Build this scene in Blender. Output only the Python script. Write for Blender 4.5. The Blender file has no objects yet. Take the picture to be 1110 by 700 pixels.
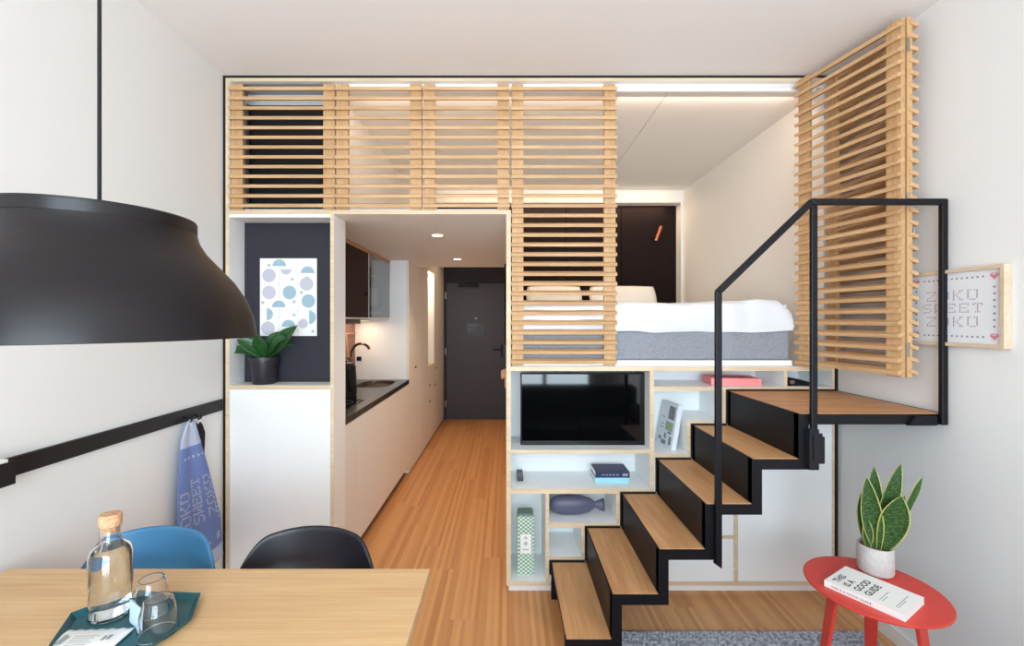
import bpy, bmesh, math, random
from mathutils import Vector, Matrix
random.seed(7)
PI = math.pi
sc = bpy.context.scene
COL = sc.collection

# ------------------------------------------------------------------ camera
CAMH = 1.49
cd = bpy.data.cameras.new('camera'); cam = bpy.data.objects.new('camera', cd); COL.objects.link(cam)
cam.location = (0, 0, CAMH); cam.rotation_euler = (PI/2, 0, 0)
cd.sensor_width = 36; cd.lens = 480/1110*36
cd.shift_x = 6/1110; cd.shift_y = -3/1110
cd.clip_start = 0.02
sc.camera = cam
# ------------------------------------------------------------------ world, light, exposure
w = bpy.data.worlds.new('sky'); sc.world = w; w.use_nodes = True
w.node_tree.nodes['Background'].inputs[0].default_value = (0.75, 0.87, 1, 1)
w.node_tree.nodes['Background'].inputs[1].default_value = 1.0
sc.view_settings.view_transform = 'Standard'
sc.view_settings.look = 'None'
sc.view_settings.gamma = 1
sc.view_settings.use_curve_mapping = False
sc.view_settings.exposure = 0.0
WINDOW_W = 315
sc.cycles.diffuse_bounces = 8; sc.cycles.max_bounces = 14
def area(name, loc, rot, sx, sy, power, color=(1, 1, 1), spread=PI):
    l = bpy.data.lights.new(name, 'AREA'); l.shape = 'RECTANGLE'; l.size = sx; l.size_y = sy
    l.energy = power; l.color = color; l.spread = spread
    o = bpy.data.objects.new(name, l); COL.objects.link(o); o.location = loc; o.rotation_euler = rot
    return o
BACKY = -2.2
area('window_daylight', (0.12, BACKY-0.16, 1.4), (PI/2, 0, 0), 3.0, 2.5, WINDOW_W, (0.75, 0.895, 1.0))

# ------------------------------------------------------------------ materials
def L(c):
    c = c/255
    return c/12.92 if c <= 0.04045 else ((c+0.055)/1.055)**2.4
def rgb(r, g, b): return (L(r), L(g), L(b), 1)
def new_mat(name):
    m = bpy.data.materials.new(name); m.use_nodes = True
    return m, m.node_tree, m.node_tree.nodes['Principled BSDF']
def mat(name, c, rough=0.5, metal=0.0, bump=0, bscale=200, var=0.0, vscale=6, spec=0.5, coat=0):
    m, nt, b = new_mat(name)
    b.inputs['Base Color'].default_value = rgb(*c)
    b.inputs['Roughness'].default_value = rough
    b.inputs['Metallic'].default_value = metal
    b.inputs['Specular IOR Level'].default_value = spec
    b.inputs['Coat Weight'].default_value = coat
    tc = nt.nodes.new('ShaderNodeTexCoord')
    if var:
        n = nt.nodes.new('ShaderNodeTexNoise'); n.inputs['Scale'].default_value = vscale; n.inputs['Detail'].default_value = 4
        nt.links.new(tc.outputs['Object'], n.inputs['Vector'])
        r = nt.nodes.new('ShaderNodeValToRGB')
        r.color_ramp.elements[0].position = 0.3; r.color_ramp.elements[1].position = 0.7
        r.color_ramp.elements[0].color = rgb(*[max(0, x*(1-var)) for x in c])
        r.color_ramp.elements[1].color = rgb(*[min(255, x*(1+var)) for x in c])
        nt.links.new(n.outputs['Fac'], r.inputs['Fac']); nt.links.new(r.outputs['Color'], b.inputs['Base Color'])
    if bump:
        n = nt.nodes.new('ShaderNodeTexNoise'); n.inputs['Scale'].default_value = bscale
        nt.links.new(tc.outputs['Object'], n.inputs['Vector'])
        bp = nt.nodes.new('ShaderNodeBump'); bp.inputs['Strength'].default_value = bump; bp.inputs['Distance'].default_value = 0.002
        nt.links.new(n.outputs['Fac'], bp.inputs['Height']); nt.links.new(bp.outputs['Normal'], b.inputs['Normal'])
    return m
def wood(name, c1, c2, axis='x', rough=0.5, stretch=30, fine=90, big=3, spec=0.4):
    m, nt, b = new_mat(name)
    N = nt.nodes.new; Lk = nt.links.new
    tc = N('ShaderNodeTexCoord'); mp = N('ShaderNodeMapping')
    s = [fine]*3; s['xyz'.index(axis)] = fine/stretch
    mp.inputs['Scale'].default_value = s
    Lk(tc.outputs['Object'], mp.inputs['Vector'])
    n1 = N('ShaderNodeTexNoise'); n1.inputs['Scale'].default_value = 1; n1.inputs['Detail'].default_value = 5
    Lk(mp.outputs['Vector'], n1.inputs['Vector'])
    mp2 = N('ShaderNodeMapping'); s = [big*3]*3; s['xyz'.index(axis)] = big*0.4
    mp2.inputs['Scale'].default_value = s
    Lk(tc.outputs['Object'], mp2.inputs['Vector'])
    n2 = N('ShaderNodeTexNoise'); n2.inputs['Scale'].default_value = 1.5; n2.inputs['Detail'].default_value = 3; n2.inputs['Distortion'].default_value = 0.6
    Lk(mp2.outputs['Vector'], n2.inputs['Vector'])
    mx = N('ShaderNodeMath'); mx.operation = 'MULTIPLY_ADD'; mx.inputs[1].default_value = 0.5
    Lk(n1.outputs['Fac'], mx.inputs[0])
    h = N('ShaderNodeMath'); h.operation = 'MULTIPLY'; h.inputs[1].default_value = 0.5
    Lk(n2.outputs['Fac'], h.inputs[0]); Lk(h.outputs[0], mx.inputs[2])
    r = N('ShaderNodeValToRGB'); r.color_ramp.elements[0].position = 0.36; r.color_ramp.elements[1].position = 0.64
    r.color_ramp.elements[0].color = rgb(*c1); r.color_ramp.elements[1].color = rgb(*c2)
    Lk(mx.outputs[0], r.inputs['Fac']); Lk(r.outputs['Color'], b.inputs['Base Color'])
    b.inputs['Roughness'].default_value = rough; b.inputs['Specular IOR Level'].default_value = spec
    return m
def floor_mat():
    m, nt, b = new_mat('bamboo_floor'); N = nt.nodes.new; Lk = nt.links.new
    tc = N('ShaderNodeTexCoord'); sp = N('ShaderNodeSeparateXYZ'); Lk(tc.outputs['Object'], sp.inputs[0])
    def M(op, a, bb=None, c=None):
        n = N('ShaderNodeMath'); n.operation = op
        for i, v in enumerate((a, bb, c)):
            if v is None: continue
            if isinstance(v, (int, float)): n.inputs[i].default_value = v
            else: Lk(v, n.inputs[i])
        return n.outputs[0]
    sid = M('FLOOR', M('DIVIDE', sp.outputs[0], 0.02))
    wn = N('ShaderNodeTexWhiteNoise'); wn.noise_dimensions = '1D'; Lk(sid, wn.inputs['W'])
    pid = M('FLOOR', M('DIVIDE', sp.outputs[0], 0.14))
    wp = N('ShaderNodeTexWhiteNoise'); wp.noise_dimensions = '1D'; Lk(pid, wp.inputs['W'])
    seg = M('FLOOR', M('ADD', M('DIVIDE', sp.outputs[1], 1.5), M('MULTIPLY', wp.outputs['Value'], 7)))
    w2 = N('ShaderNodeTexWhiteNoise'); w2.noise_dimensions = '2D'
    cb = N('ShaderNodeCombineXYZ'); Lk(sid, cb.inputs[0]); Lk(seg, cb.inputs[1]); Lk(cb.outputs[0], w2.inputs['Vector'])
    mp = N('ShaderNodeMapping'); mp.inputs['Scale'].default_value = (160, 3, 1); Lk(tc.outputs['Object'], mp.inputs['Vector'])
    n1 = N('ShaderNodeTexNoise'); n1.inputs['Scale'].default_value = 1; n1.inputs['Detail'].default_value = 4; Lk(mp.outputs[0], n1.inputs['Vector'])
    f = M('ADD', M('MULTIPLY', w2.outputs['Value'], 0.5), M('MULTIPLY', n1.outputs['Fac'], 0.5))
    r = N('ShaderNodeValToRGB'); r.color_ramp.elements[0].position = 0.15; r.color_ramp.elements[1].position = 0.85
    r.color_ramp.elements[0].color = rgb(186, 126, 76); r.color_ramp.elements[1].color = rgb(222, 167, 112)
    Lk(f, r.inputs['Fac']); Lk(r.outputs['Color'], b.inputs['Base Color'])
    b.inputs['Roughness'].default_value = 0.38; b.inputs['Specular IOR Level'].default_value = 0.4
    return m
def glow(name, c, strength):
    m, nt, b = new_mat(name); b.inputs['Base Color'].default_value = rgb(*c)
    b.inputs['Emission Color'].default_value = rgb(*c); b.inputs['Emission Strength'].default_value = strength
    return m
def glass(name, c=(255, 255, 255), rough=0.0, ior=1.45):
    m, nt, b = new_mat(name); b.inputs['Base Color'].default_value = rgb(*c); b.inputs['Transmission Weight'].default_value = 1
    b.inputs['Roughness'].default_value = rough; b.inputs['IOR'].default_value = ior
    return m
def leaf_mat(name, mid, edge, band, we=0.16, rough=0.4, bands=14):
    m, nt, b = new_mat(name); N = nt.nodes.new; Lk = nt.links.new
    uv = N('ShaderNodeUVMap'); sp = N('ShaderNodeSeparateXYZ'); Lk(uv.outputs[0], sp.inputs[0])
    a = N('ShaderNodeMath'); a.operation = 'SUBTRACT'; a.inputs[1].default_value = 0.5; Lk(sp.outputs[0], a.inputs[0])
    ab = N('ShaderNodeMath'); ab.operation = 'ABSOLUTE'; Lk(a.outputs[0], ab.inputs[0])
    r = N('ShaderNodeValToRGB'); r.color_ramp.elements[0].position = 0.5-we; r.color_ramp.elements[1].position = 0.5-we+0.03
    r.color_ramp.elements[0].color = (0, 0, 0, 1); r.color_ramp.elements[1].color = (1, 1, 1, 1); Lk(ab.outputs[0], r.inputs['Fac'])
    n = N('ShaderNodeTexNoise'); mp = N('ShaderNodeMapping'); mp.inputs['Scale'].default_value = (3, bands, 1)
    Lk(uv.outputs[0], mp.inputs['Vector']); Lk(mp.outputs[0], n.inputs['Vector']); n.inputs['Scale'].default_value = 2
    r2 = N('ShaderNodeValToRGB'); r2.color_ramp.elements[0].position = 0.4; r2.color_ramp.elements[1].position = 0.6
    r2.color_ramp.elements[0].color = rgb(*mid); r2.color_ramp.elements[1].color = rgb(*band); Lk(n.outputs['Fac'], r2.inputs['Fac'])
    mx = N('ShaderNodeMix'); mx.data_type = 'RGBA'; Lk(r.outputs['Color'], mx.inputs[0]); Lk(r2.outputs['Color'], mx.inputs[6]); mx.inputs[7].default_value = rgb(*edge)
    Lk(mx.outputs[2], b.inputs['Base Color']); b.inputs['Roughness'].default_value = rough
    return m
def weave(name, c1, c2, scale, bump=0.3):
    m, nt, b = new_mat(name); N = nt.nodes.new; Lk = nt.links.new
    tc = N('ShaderNodeTexCoord'); n = N('ShaderNodeTexNoise'); n.inputs['Scale'].default_value = scale; n.inputs['Detail'].default_value = 3
    Lk(tc.outputs['Object'], n.inputs['Vector'])
    r = N('ShaderNodeValToRGB'); r.color_ramp.elements[0].position = 0.35; r.color_ramp.elements[1].position = 0.65
    r.color_ramp.elements[0].color = rgb(*c1); r.color_ramp.elements[1].color = rgb(*c2); Lk(n.outputs['Fac'], r.inputs['Fac']); Lk(r.outputs['Color'], b.inputs['Base Color'])
    bp = N('ShaderNodeBump'); bp.inputs['Strength'].default_value = bump; bp.inputs['Distance'].default_value = 0.003
    Lk(n.outputs['Fac'], bp.inputs['Height']); Lk(bp.outputs['Normal'], b.inputs['Normal'])
    b.inputs['Roughness'].default_value = 0.9; b.inputs['Specular IOR Level'].default_value = 0.2
    return m

M_WALL = mat('painted_wall', (230, 229, 227), 0.85, bump=0.05, bscale=300)
M_CEIL = mat('ceiling_paint', (238, 237, 236), 0.9)
M_LAM = mat('white_laminate', (240, 239, 237), 0.45)
M_ALC = mat('alcove_panel', (232, 228, 222), 0.6)
M_PLY = wood('birch_ply_edge', (205, 180, 148), (226, 205, 174), 'x', 0.6, fine=60)
M_SLAT = wood('oak_slats', (186, 144, 100), (212, 174, 130), 'x', 0.55, stretch=25, fine=80)
M_SLATV = wood('oak_stile', (186, 144, 98), (208, 170, 126), 'z', 0.55, stretch=25, fine=80)
M_TREAD = wood('oak_tread', (184, 134, 88), (208, 160, 112), 'y', 0.5, stretch=18, fine=70)
M_PLAT = wood('oak_platform', (176, 124, 80), (204, 154, 108), 'x', 0.5, stretch=18, fine=70)
M_TABLE = wood('table_veneer', (208, 166, 118), (226, 190, 142), 'x', 0.42, stretch=40, fine=120)
M_FLOOR = floor_mat()
M_BLACK = mat('black_steel', (16, 14, 19), 0.45, spec=.25)
M_BLACKM = mat('matt_black', (24, 22, 26), 0.7, spec=.3)
M_GAP = mat('shadow_gap_strip', (20, 18, 18), 0.9)
M_CHAR = mat('charcoal_board', (40, 39, 49), 0.75, var=0.05, vscale=20)
M_DOOR = mat('charcoal_door', (62, 57, 66), 0.5)
M_DARKWALL = mat('dark_wall', (48, 44, 50), 0.7)
M_RAIL = mat('rail_black', (26, 20, 23), 0.5, spec=.35)
M_BROWN = mat('dark_brown_panel', (30, 18, 16), 0.75, spec=.15)
M_TOP = mat('black_worktop', (30, 24, 24), 0.22)
M_STEEL = mat('brushed_steel', (175, 172, 168), 0.3, 1.0)
M_RED = mat('coral_red_lacquer', (212, 62, 50), 0.4)
M_TEAL = mat('teal_tray', (18, 84, 92), 0.35)
M_CORK = mat('cork', (205, 160, 120), 0.9, var=0.12, vscale=150)
M_PAPER = mat('paper_white', (238, 236, 232), 0.7)
M_INK = mat('ink', (45, 45, 50), 0.8)
M_GREYINK = mat('grey_ink', (150, 150, 156), 0.8)
M_CONC = mat('pale_concrete', (200, 197, 193), 0.85, var=0.04, vscale=60, bump=0.2)
M_SOIL = mat('soil', (120, 85, 62), 1.0, var=0.3, vscale=120, bump=0.8)
M_SHELF = mat('shelf_board', (236, 238, 238), 0.4)
M_KIT = mat('kitchen_front', (228, 222, 214), 0.5)
M_GLASS = glass('clear_glass')
M_WATER = glass('water', (245, 250, 252), ior=1.33)

# ------------------------------------------------------------------ mesh builder
def wloc(o):
    v = Vector((0, 0, 0))
    while o is not None: v += Vector(o.location); o = o.parent
    return v
class MB:
    def __init__(s): s.v = []; s.f = []; s.m = []; s.uv = None
    def box(s, x0, x1, y0, y1, z0, z1, mi=0, front=None):
        if x0 > x1: x0, x1 = x1, x0
        if y0 > y1: y0, y1 = y1, y0
        if z0 > z1: z0, z1 = z1, z0
        n = len(s.v)
        s.v += [(x, y, z) for z in (z0, z1) for y in (y0, y1) for x in (x0, x1)]
        for k, q in enumerate(((0, 2, 3, 1), (4, 5, 7, 6), (0, 1, 5, 4), (2, 6, 7, 3), (0, 4, 6, 2), (1, 3, 7, 5))):
            s.f.append(tuple(n+i for i in q)); s.m.append(front if (k == 2 and front is not None) else mi)
        return s
    def obox(s, c, ax, ay, az, mi=0):
        c = Vector(c); ax = Vector(ax); ay = Vector(ay); az = Vector(az); n = len(s.v)
        s.v += [tuple(c + ax*i + ay*j + az*k) for k in (-.5, .5) for j in (-.5, .5) for i in (-.5, .5)]
        for q in ((0, 2, 3, 1), (4, 5, 7, 6), (0, 1, 5, 4), (2, 6, 7, 3), (0, 4, 6, 2), (1, 3, 7, 5)):
            s.f.append(tuple(n+i for i in q)); s.m.append(mi)
        return s
    def prism(s, pts, axis, a, b, mi=0):
        """polygon in the two other axes, extruded along axis from a to b"""
        n = len(s.v); k = len(pts)
        for t in (a, b):
            for p, q in pts:
                s.v.append((t, p, q) if axis == 'x' else (p, t, q) if axis == 'y' else (p, q, t))
        s.f.append(tuple(range(n, n+k))); s.m.append(mi)
        s.f.append(tuple(range(n+2*k-1, n+k-1, -1))); s.m.append(mi)
        for i in range(k):
            j = (i+1) % k; s.f.append((n+i, n+k+i, n+k+j, n+j)); s.m.append(mi)
        return s
    def lathe(s, c, prof, seg=32, mi=0, axis='z', cap0=True, cap1=True, sx=1, sy=1):
        n = len(s.v); c = Vector(c)
        for r, h in prof:
            for i in range(seg):
                a = 2*PI*i/seg; p = (r*math.cos(a)*sx, r*math.sin(a)*sy, h)
                if axis == 'x': p = (p[2], p[0], p[1])
                elif axis == 'y': p = (p[0], p[2], p[1])
                s.v.append(tuple(c+Vector(p)))
        for k in range(len(prof)-1):
            for i in range(seg):
                j = (i+1) % seg
                s.f.append((n+k*seg+i, n+k*seg+j, n+(k+1)*seg+j, n+(k+1)*seg+i)); s.m.append(mi)
        if cap0: s.f.append(tuple(n+i for i in reversed(range(seg)))); s.m.append(mi)
        if cap1: s.f.append(tuple(n+(len(prof)-1)*seg+i for i in range(seg))); s.m.append(mi)
        return s
    def tube(s, pts, r, seg=10, mi=0):
        pts = [Vector(p) for p in pts]; n = len(s.v); k = len(pts)
        t0 = (pts[1]-pts[0]).normalized(); up = Vector((0, 0, 1)) if abs(t0.z) < 0.9 else Vector((1, 0, 0))
        u = t0.cross(up).normalized()
        for i, p in enumerate(pts):
            t = (pts[min(i+1, k-1)]-pts[max(i-1, 0)]).normalized()
            u = (u - t*u.dot(t)).normalized(); v = t.cross(u)
            rr = r[i] if isinstance(r, (list, tuple)) else r
            for j in range(seg):
                a = 2*PI*j/seg; s.v.append(tuple(p+(u*math.cos(a)+v*math.sin(a))*rr))
        for i in range(k-1):
            for j in range(seg):
                q = (j+1) % seg; s.f.append((n+i*seg+j, n+i*seg+q, n+(i+1)*seg+q, n+(i+1)*seg+j)); s.m.append(mi)
        s.f.append(tuple(n+j for j in reversed(range(seg)))); s.m.append(mi)
        s.f.append(tuple(n+(k-1)*seg+j for j in range(seg))); s.m.append(mi)
        return s
    def grid(s, fn, nu, nv, mi=0, uv=True):
        n = len(s.v)
        if s.uv is None: s.uv = {}
        for j in range(nv+1):
            for i in range(nu+1):
                s.uv[len(s.v)] = (i/nu, j/nv); s.v.append(tuple(fn(i/nu, j/nv)))
        for j in range(nv):
            for i in range(nu):
                a = n+j*(nu+1)+i; s.f.append((a, a+1, a+nu+2, a+nu+1)); s.m.append(mi)
        return s
    def build(s, name, mats, parent=None, local=False, smooth=False, bevel=0, solid=0, sub=0, fix=True, auto=False):
        me = bpy.data.meshes.new(name)
        off = Vector((0, 0, 0)) if local or parent is None else wloc(parent)
        me.from_pydata([(a-off.x, b-off.y, c-off.z) for a, b, c in s.v], [], s.f)
        if not isinstance(mats, (list, tuple)): mats = [mats]
        for m in mats: me.materials.append(m)
        me.polygons.foreach_set('material_index', s.m)
        if s.uv is not None:
            ul = me.uv_layers.new(name='UVMap')
            for lp in me.loops: ul.data[lp.index].uv = s.uv.get(lp.vertex_index, (0.5, 0.5))
        if fix:
            bm = bmesh.new(); bm.from_mesh(me); bmesh.ops.recalc_face_normals(bm, faces=bm.faces); bm.to_mesh(me); bm.free()
        if smooth: me.polygons.foreach_set('use_smooth', [True]*len(me.polygons))
        o = bpy.data.objects.new(name, me); COL.objects.link(o)
        if parent is not None: o.parent = parent
        if solid:
            d = o.modifiers.new('solid', 'SOLIDIFY'); d.thickness = solid; d.offset = 0
        if bevel:
            d = o.modifiers.new('bevel', 'BEVEL'); d.width = bevel; d.segments = 2; d.limit_method = 'ANGLE'; d.angle_limit = math.radians(40)
        if sub:
            d = o.modifiers.new('sub', 'SUBSURF'); d.levels = sub; d.render_levels = sub
        if smooth and auto:
            try: me.set_sharp_from_angle(angle=math.radians(38))
            except Exception: pass
        me.update()
        return o
def box(*a, **k): return MB().box(*a, **k)
def tag(o, label=None, cat=None, group=None, kind=None):
    if label: o['label'] = label
    if cat: o['category'] = cat
    if group: o['group'] = group
    if kind: o['kind'] = kind
    return o
def thing(name, label, cat, loc, group=None, rot=(0, 0, 0)):
    o = bpy.data.objects.new(name, None); o.empty_display_size = 0.05; COL.objects.link(o)
    o.location = loc; o.rotation_euler = rot
    return tag(o, label, cat, group)
def struct(name, mb, m, label=None, parent=None, **k):
    o = mb.build(name, m, parent, **k)
    if parent is None: o['kind'] = 'structure'
    if label: o['label'] = label
    return o
def copy_tree(o, parent=None):
    c = o.copy(); COL.objects.link(c); c.parent = parent
    for ch in list(o.children): copy_tree(ch, c)
    return c
def text_mb(mb, s, place, size, depth=0.0006, mi=0, bold=0.0):
    """flat lettering; place(x, y, d) -> world point"""
    cu = bpy.data.curves.new('t', 'FONT'); cu.body = s; cu.size = size; cu.offset = bold; cu.resolution_u = 2
    to = bpy.data.objects.new('t', cu); COL.objects.link(to)
    dg = bpy.context.evaluated_depsgraph_get(); me = bpy.data.meshes.new_from_object(to.evaluated_get(dg))
    n = len(mb.v)
    for v in me.vertices: mb.v.append(tuple(place(v.co.x, v.co.y, depth)))
    for p in me.polygons: mb.f.append(tuple(n+i for i in p.vertices)); mb.m.append(mi)
    wdt = max([v.co.x for v in me.vertices] or [0])
    bpy.data.objects.remove(to); bpy.data.curves.remove(cu); bpy.data.meshes.remove(me)
    return wdt
FONT = {'Z': ['11111', '00001', '00010', '00100', '01000', '10000', '11111'],
        'O': ['01110', '10001', '10001', '10001', '10001', '10001', '01110'],
        'K': ['10011', '10010', '10100', '11000', '10100', '10010', '10011'],
        'U': ['11011', '10001', '10001', '10001', '10001', '10001', '01110'],
        'S': ['01111', '10000', '10000', '01110', '00001', '00001', '11110'],
        'W': ['11011', '10001', '10001', '10101', '10101', '11011', '10001'],
        'E': ['11111', '10001', '10000', '11110', '10000', '10001', '11111'],
        'T': ['11111', '10101', '00100', '00100', '00100', '00100', '01110']}
HEART = ['0110110', '1101011', '1111111', '0111110', '0011100', '0001000']
def F(px, py, Y=2.40):            # a reading off a plane parallel to the facade
    return (px-549)/480*Y, CAMH-(py-347)/480*Y

# ================================================================== THE SETTING
XL, XR, ZC, YF = -1.54, 1.80, 2.818, 2.40
struct('floor', box(XL-.1, XR+.1, BACKY-.1, 6.8, -.1, 0), M_FLOOR)
struct('ceiling', box(XL-.1, XR+.1, BACKY-.1, 6.8, ZC, ZC+.1), M_CEIL)
struct('wall_left', box(XL-.1, XL, BACKY-.1, 6.8, 0, ZC), M_WALL)
struct('wall_right', box(XR, XR+.1, BACKY-.1, 6.8, 0, ZC), M_WALL)
wb = MB()
WX0, WX1, WZ0, WZ1 = -1.36, 1.6, 0.12, 2.66
wb.box(XL, WX0, BACKY-.1, BACKY, 0, ZC).box(WX1, XR, BACKY-.1, BACKY, 0, ZC).box(WX0, WX1, BACKY-.1, BACKY, 0, WZ0).box(WX0, WX1, BACKY-.1, BACKY, WZ1, ZC)
struct('wall_back', wb, M_WALL)
wf = MB()
for x in (WX0+.03, -.38, .62, WX1-.03): wf.box(x-.03, x+.03, BACKY-.08, BACKY-.02, WZ0, WZ1)
for z in (WZ0+.03, .85, WZ1-.03): wf.box(WX0, WX1, BACKY-.078, BACKY-.022, z-.03, z+.03)
struct('window_1', wf, mat('window_frame', (70, 70, 76), 0.5))
# baseboards
struct('baseboard_right', box(XR-.014, XR-.001, BACKY, YF-.03, 0.001, .07), M_LAM)
struct('baseboard_left', box(XL+.001, XL+.014, BACKY, YF-.01, 0.001, .07), M_LAM)
# dark strips colour in the shade of the gaps round the built-in front
struct('trim_1', box(XL, XR, YF+.004, YF+.03, 2.803, ZC), M_GAP)
struct('trim_2', box(XL, -1.5225, YF+.004, YF+.03, 0, 2.803), M_GAP)
struct('trim_3', box(1.778, XR, YF+.004, YF+.03, 0, 2.803), M_GAP)
# birch edged frame of the front (ply on the faces turned to the room)
def ply(x0, x1, z0, z1, y0=YF, y1=YF+.03): return MB().box(x0, x1, y0, y1, z0, z1, 0, 1)
LP = [M_LAM, M_PLY]
struct('trim_4', ply(-1.5225, 1.778, 2.785, 2.803), LP)
struct('trim_5', ply(-1.5225, -1.503, 2.087, 2.785, YF, 2.58), LP)
struct('trim_6', ply(-1.5225, 0.0, 2.065, 2.087, YF, 2.43), LP)
struct('trim_7', ply(1.765, 1.778, 1.24, 2.785), LP)
# bed alcove
struct('ceiling_alcove', box(-.95, .903, YF+.03, 4.6, 2.765, 2.79).box(.907, 1.778, YF+.03, 4.6, 2.765, 2.79).box(-.95, 1.778, YF+.03, 4.6, 2.7905, 2.80), M_ALC)
struct('trim_8', box(-.94, 1.70, 2.432, 2.452, 2.748, 2.7845), M_LAM)
struct('wall_alcove_left', box(-.97, -.94, YF+.03, 4.6, 2.10, 2.765), M_ALC)
struct('wall_alcove_right', box(1.74, 1.765, YF+.03, 4.6, 1.24, 2.765), M_ALC)
ab = MB()
ab.box(-.94, -.70, 4.35, 4.6, 2.10, 2.765).box(1.713, 1.74, 4.35, 4.6, 1.24, 2.765).box(-.70, 1.713, 4.35, 4.6, 2.645, 2.765)
struct('wall_alcove_back', ab, M_ALC)
hb = MB()
for x0, x1 in ((-.70, -.02), (-.014, .597), (.603, 1.155), (1.161, 1.713)): hb.box(x0, x1, 4.47, 4.5, 1.24 if x0 > -.1 else 2.10, 2.645)
hb.box(-.70, -.02, 4.503, 4.52, 2.101, 2.645).box(-.0205, 1.713, 4.503, 4.52, 1.24, 2.645)
struct('trim_9', hb, M_BROWN, 'dark brown headboard panelling in the alcove recess')
# slab over the hall
struct('ceiling_hall', box(-1.52, -.001, 2.43, 4.8, 2.065, 2.10), M_ALC)
struct('wall_hall_right', MB().box(-.001, .024, YF+.001, 4.8, .05, 2.087, 0, 1).box(-.001, .024, 4.8, 6.70, 0, ZC), LP)
struct('wall_entrance', box(XL, .6, 6.70, 6.8, 0, ZC), M_DARKWALL)
struct('wall_hall_upper', box(XL, .0, 4.801, 4.83, 2.30, ZC), M_ALC)
struct('wall_compartment_back', box(-1.503, -.972, 2.575, 2.60, 2.087, 2.80), M_ALC)

# entrance door
dr = struct('door_1', box(-.905, -.002, 6.655, 6.698, .005, 2.05), M_DOOR, bevel=.002)
fr = box(-.955, -.91, 6.64, 6.699, 0, 2.10).box(-.91, -.002, 6.64, 6.699, 2.055, 2.10)
fr.build('door_frame', M_DARKWALL, dr)
for z in (1.86, 1.02, .24): MB().lathe((-.912, 6.64, z-.05), [(.012, 0), (.012, .1)], 10).build('hinge', M_STEEL, dr)
hd = box(-.085, -.055, 6.645, 6.656, .93, 1.12); hd.tube([(-.07, 6.65, 1.05), (-.07, 6.60, 1.05), (-.20, 6.60, 1.05)], .011)
hd.build('door_handle', M_BLACK, dr, bevel=.001)
dc = box(-.72, -.42, 6.60, 6.655, 1.985, 2.035); dc.box(-.60, -.06, 6.58, 6.60, 2.04, 2.055)
dc.build('door_closer', M_BLACK, dr, bevel=.003)
MB().lathe((-.46, 6.655, 1.515), [(.014, 0), (.014, -.012), (.008, -.014)], 14, axis='y').build('peephole', M_STEEL, dr)
sg = box(-.615, -.335, 6.648, 6.655, 1.25, 1.455)
sg.build('notice_plate', mat('notice_dark', (38, 34, 42), .4), dr)
sl = MB()
for k, (a, b_) in enumerate(((.02, .20), (.06, .17), (.03, .12), (.05, .14), (.02, .10))): sl.box(-.615+a, -.615+b_, 6.6465, 6.648, 1.425-k*.025, 1.430-k*.025)
sl.box(-.57, -.565, 6.6465, 6.648, 1.30, 1.42)
sl.build('notice_print', M_GREYINK, dr)

# ================================================================== LEFT BUILT-IN CUPBOARD WITH NICHE
X0, X1 = -1.5225, -.935
c = thing('niche_cupboard', 'tall white cupboard left of the kitchen passage with a dark open niche', 'cupboard', (X0, YF, 0))
ZS = 1.137
MB().box(X0, X0+.02, YF, 2.57, 0, 2.0645, 0, 1).build('side_panel', LP, c)
MB().box(X1-.02, X1, YF, 2.57, 0, 2.0645, 0, 1).build('side_panel', LP, c)
MB().box(X0+.02, X1-.02, YF, 2.54, ZS-.02, ZS, 0, 1).build('shelf', LP, c)
box(X0+.02, X1-.02, 2.54, 2.57, ZS-.02, 2.0645).build('niche_back', M_CHAR, c)
MB().box(X0+.02, X1-.02, 2.402, 2.54, 2.048, 2.0645, 0, 0).build('top_panel', LP, c)
box(X0+.022, X1-.021, YF+.001, 2.42, .07, ZS-.022).build('door', M_LAM, c, bevel=.001)
box(X0+.02, X1-.02, 2.44, 2.56, 0.001, .068).build('plinth', M_LAM, c)

# perforated black panel behind the first screen
M_PERF, nt, bs = new_mat('perforated_black')
def _perf():
    N = nt.nodes.new; tc = N('ShaderNodeTexCoord'); v = N('ShaderNodeTexVoronoi'); v.inputs['Scale'].default_value = 75; v.inputs['Randomness'].default_value = 0
    nt.links.new(tc.outputs['Object'], v.inputs['Vector']); r = N('ShaderNodeValToRGB'); r.color_ramp.elements[0].position = .14; r.color_ramp.elements[1].position = .2
    r.color_ramp.elements[0].color = rgb(75, 65, 62); r.color_ramp.elements[1].color = rgb(12, 8, 8); nt.links.new(v.outputs['Distance'], r.inputs['Fac'])
    nt.links.new(r.outputs['Color'], bs.inputs['Base Color']); bs.inputs['Roughness'].default_value = .7
_perf()
pv = thing('ventilation_grille', 'black perforated ventilation grille behind the leftmost slatted screen', 'grille', (-1.2, 2.56, 2.09))
box(-1.478, -.985, 2.545, 2.57, 2.088, 2.725).build('perforated_panel', M_PERF, pv)
box(-1.490, -1.479, 2.54, 2.57, 2.088, 2.73).build('edge_strip', M_STEEL, pv)

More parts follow.
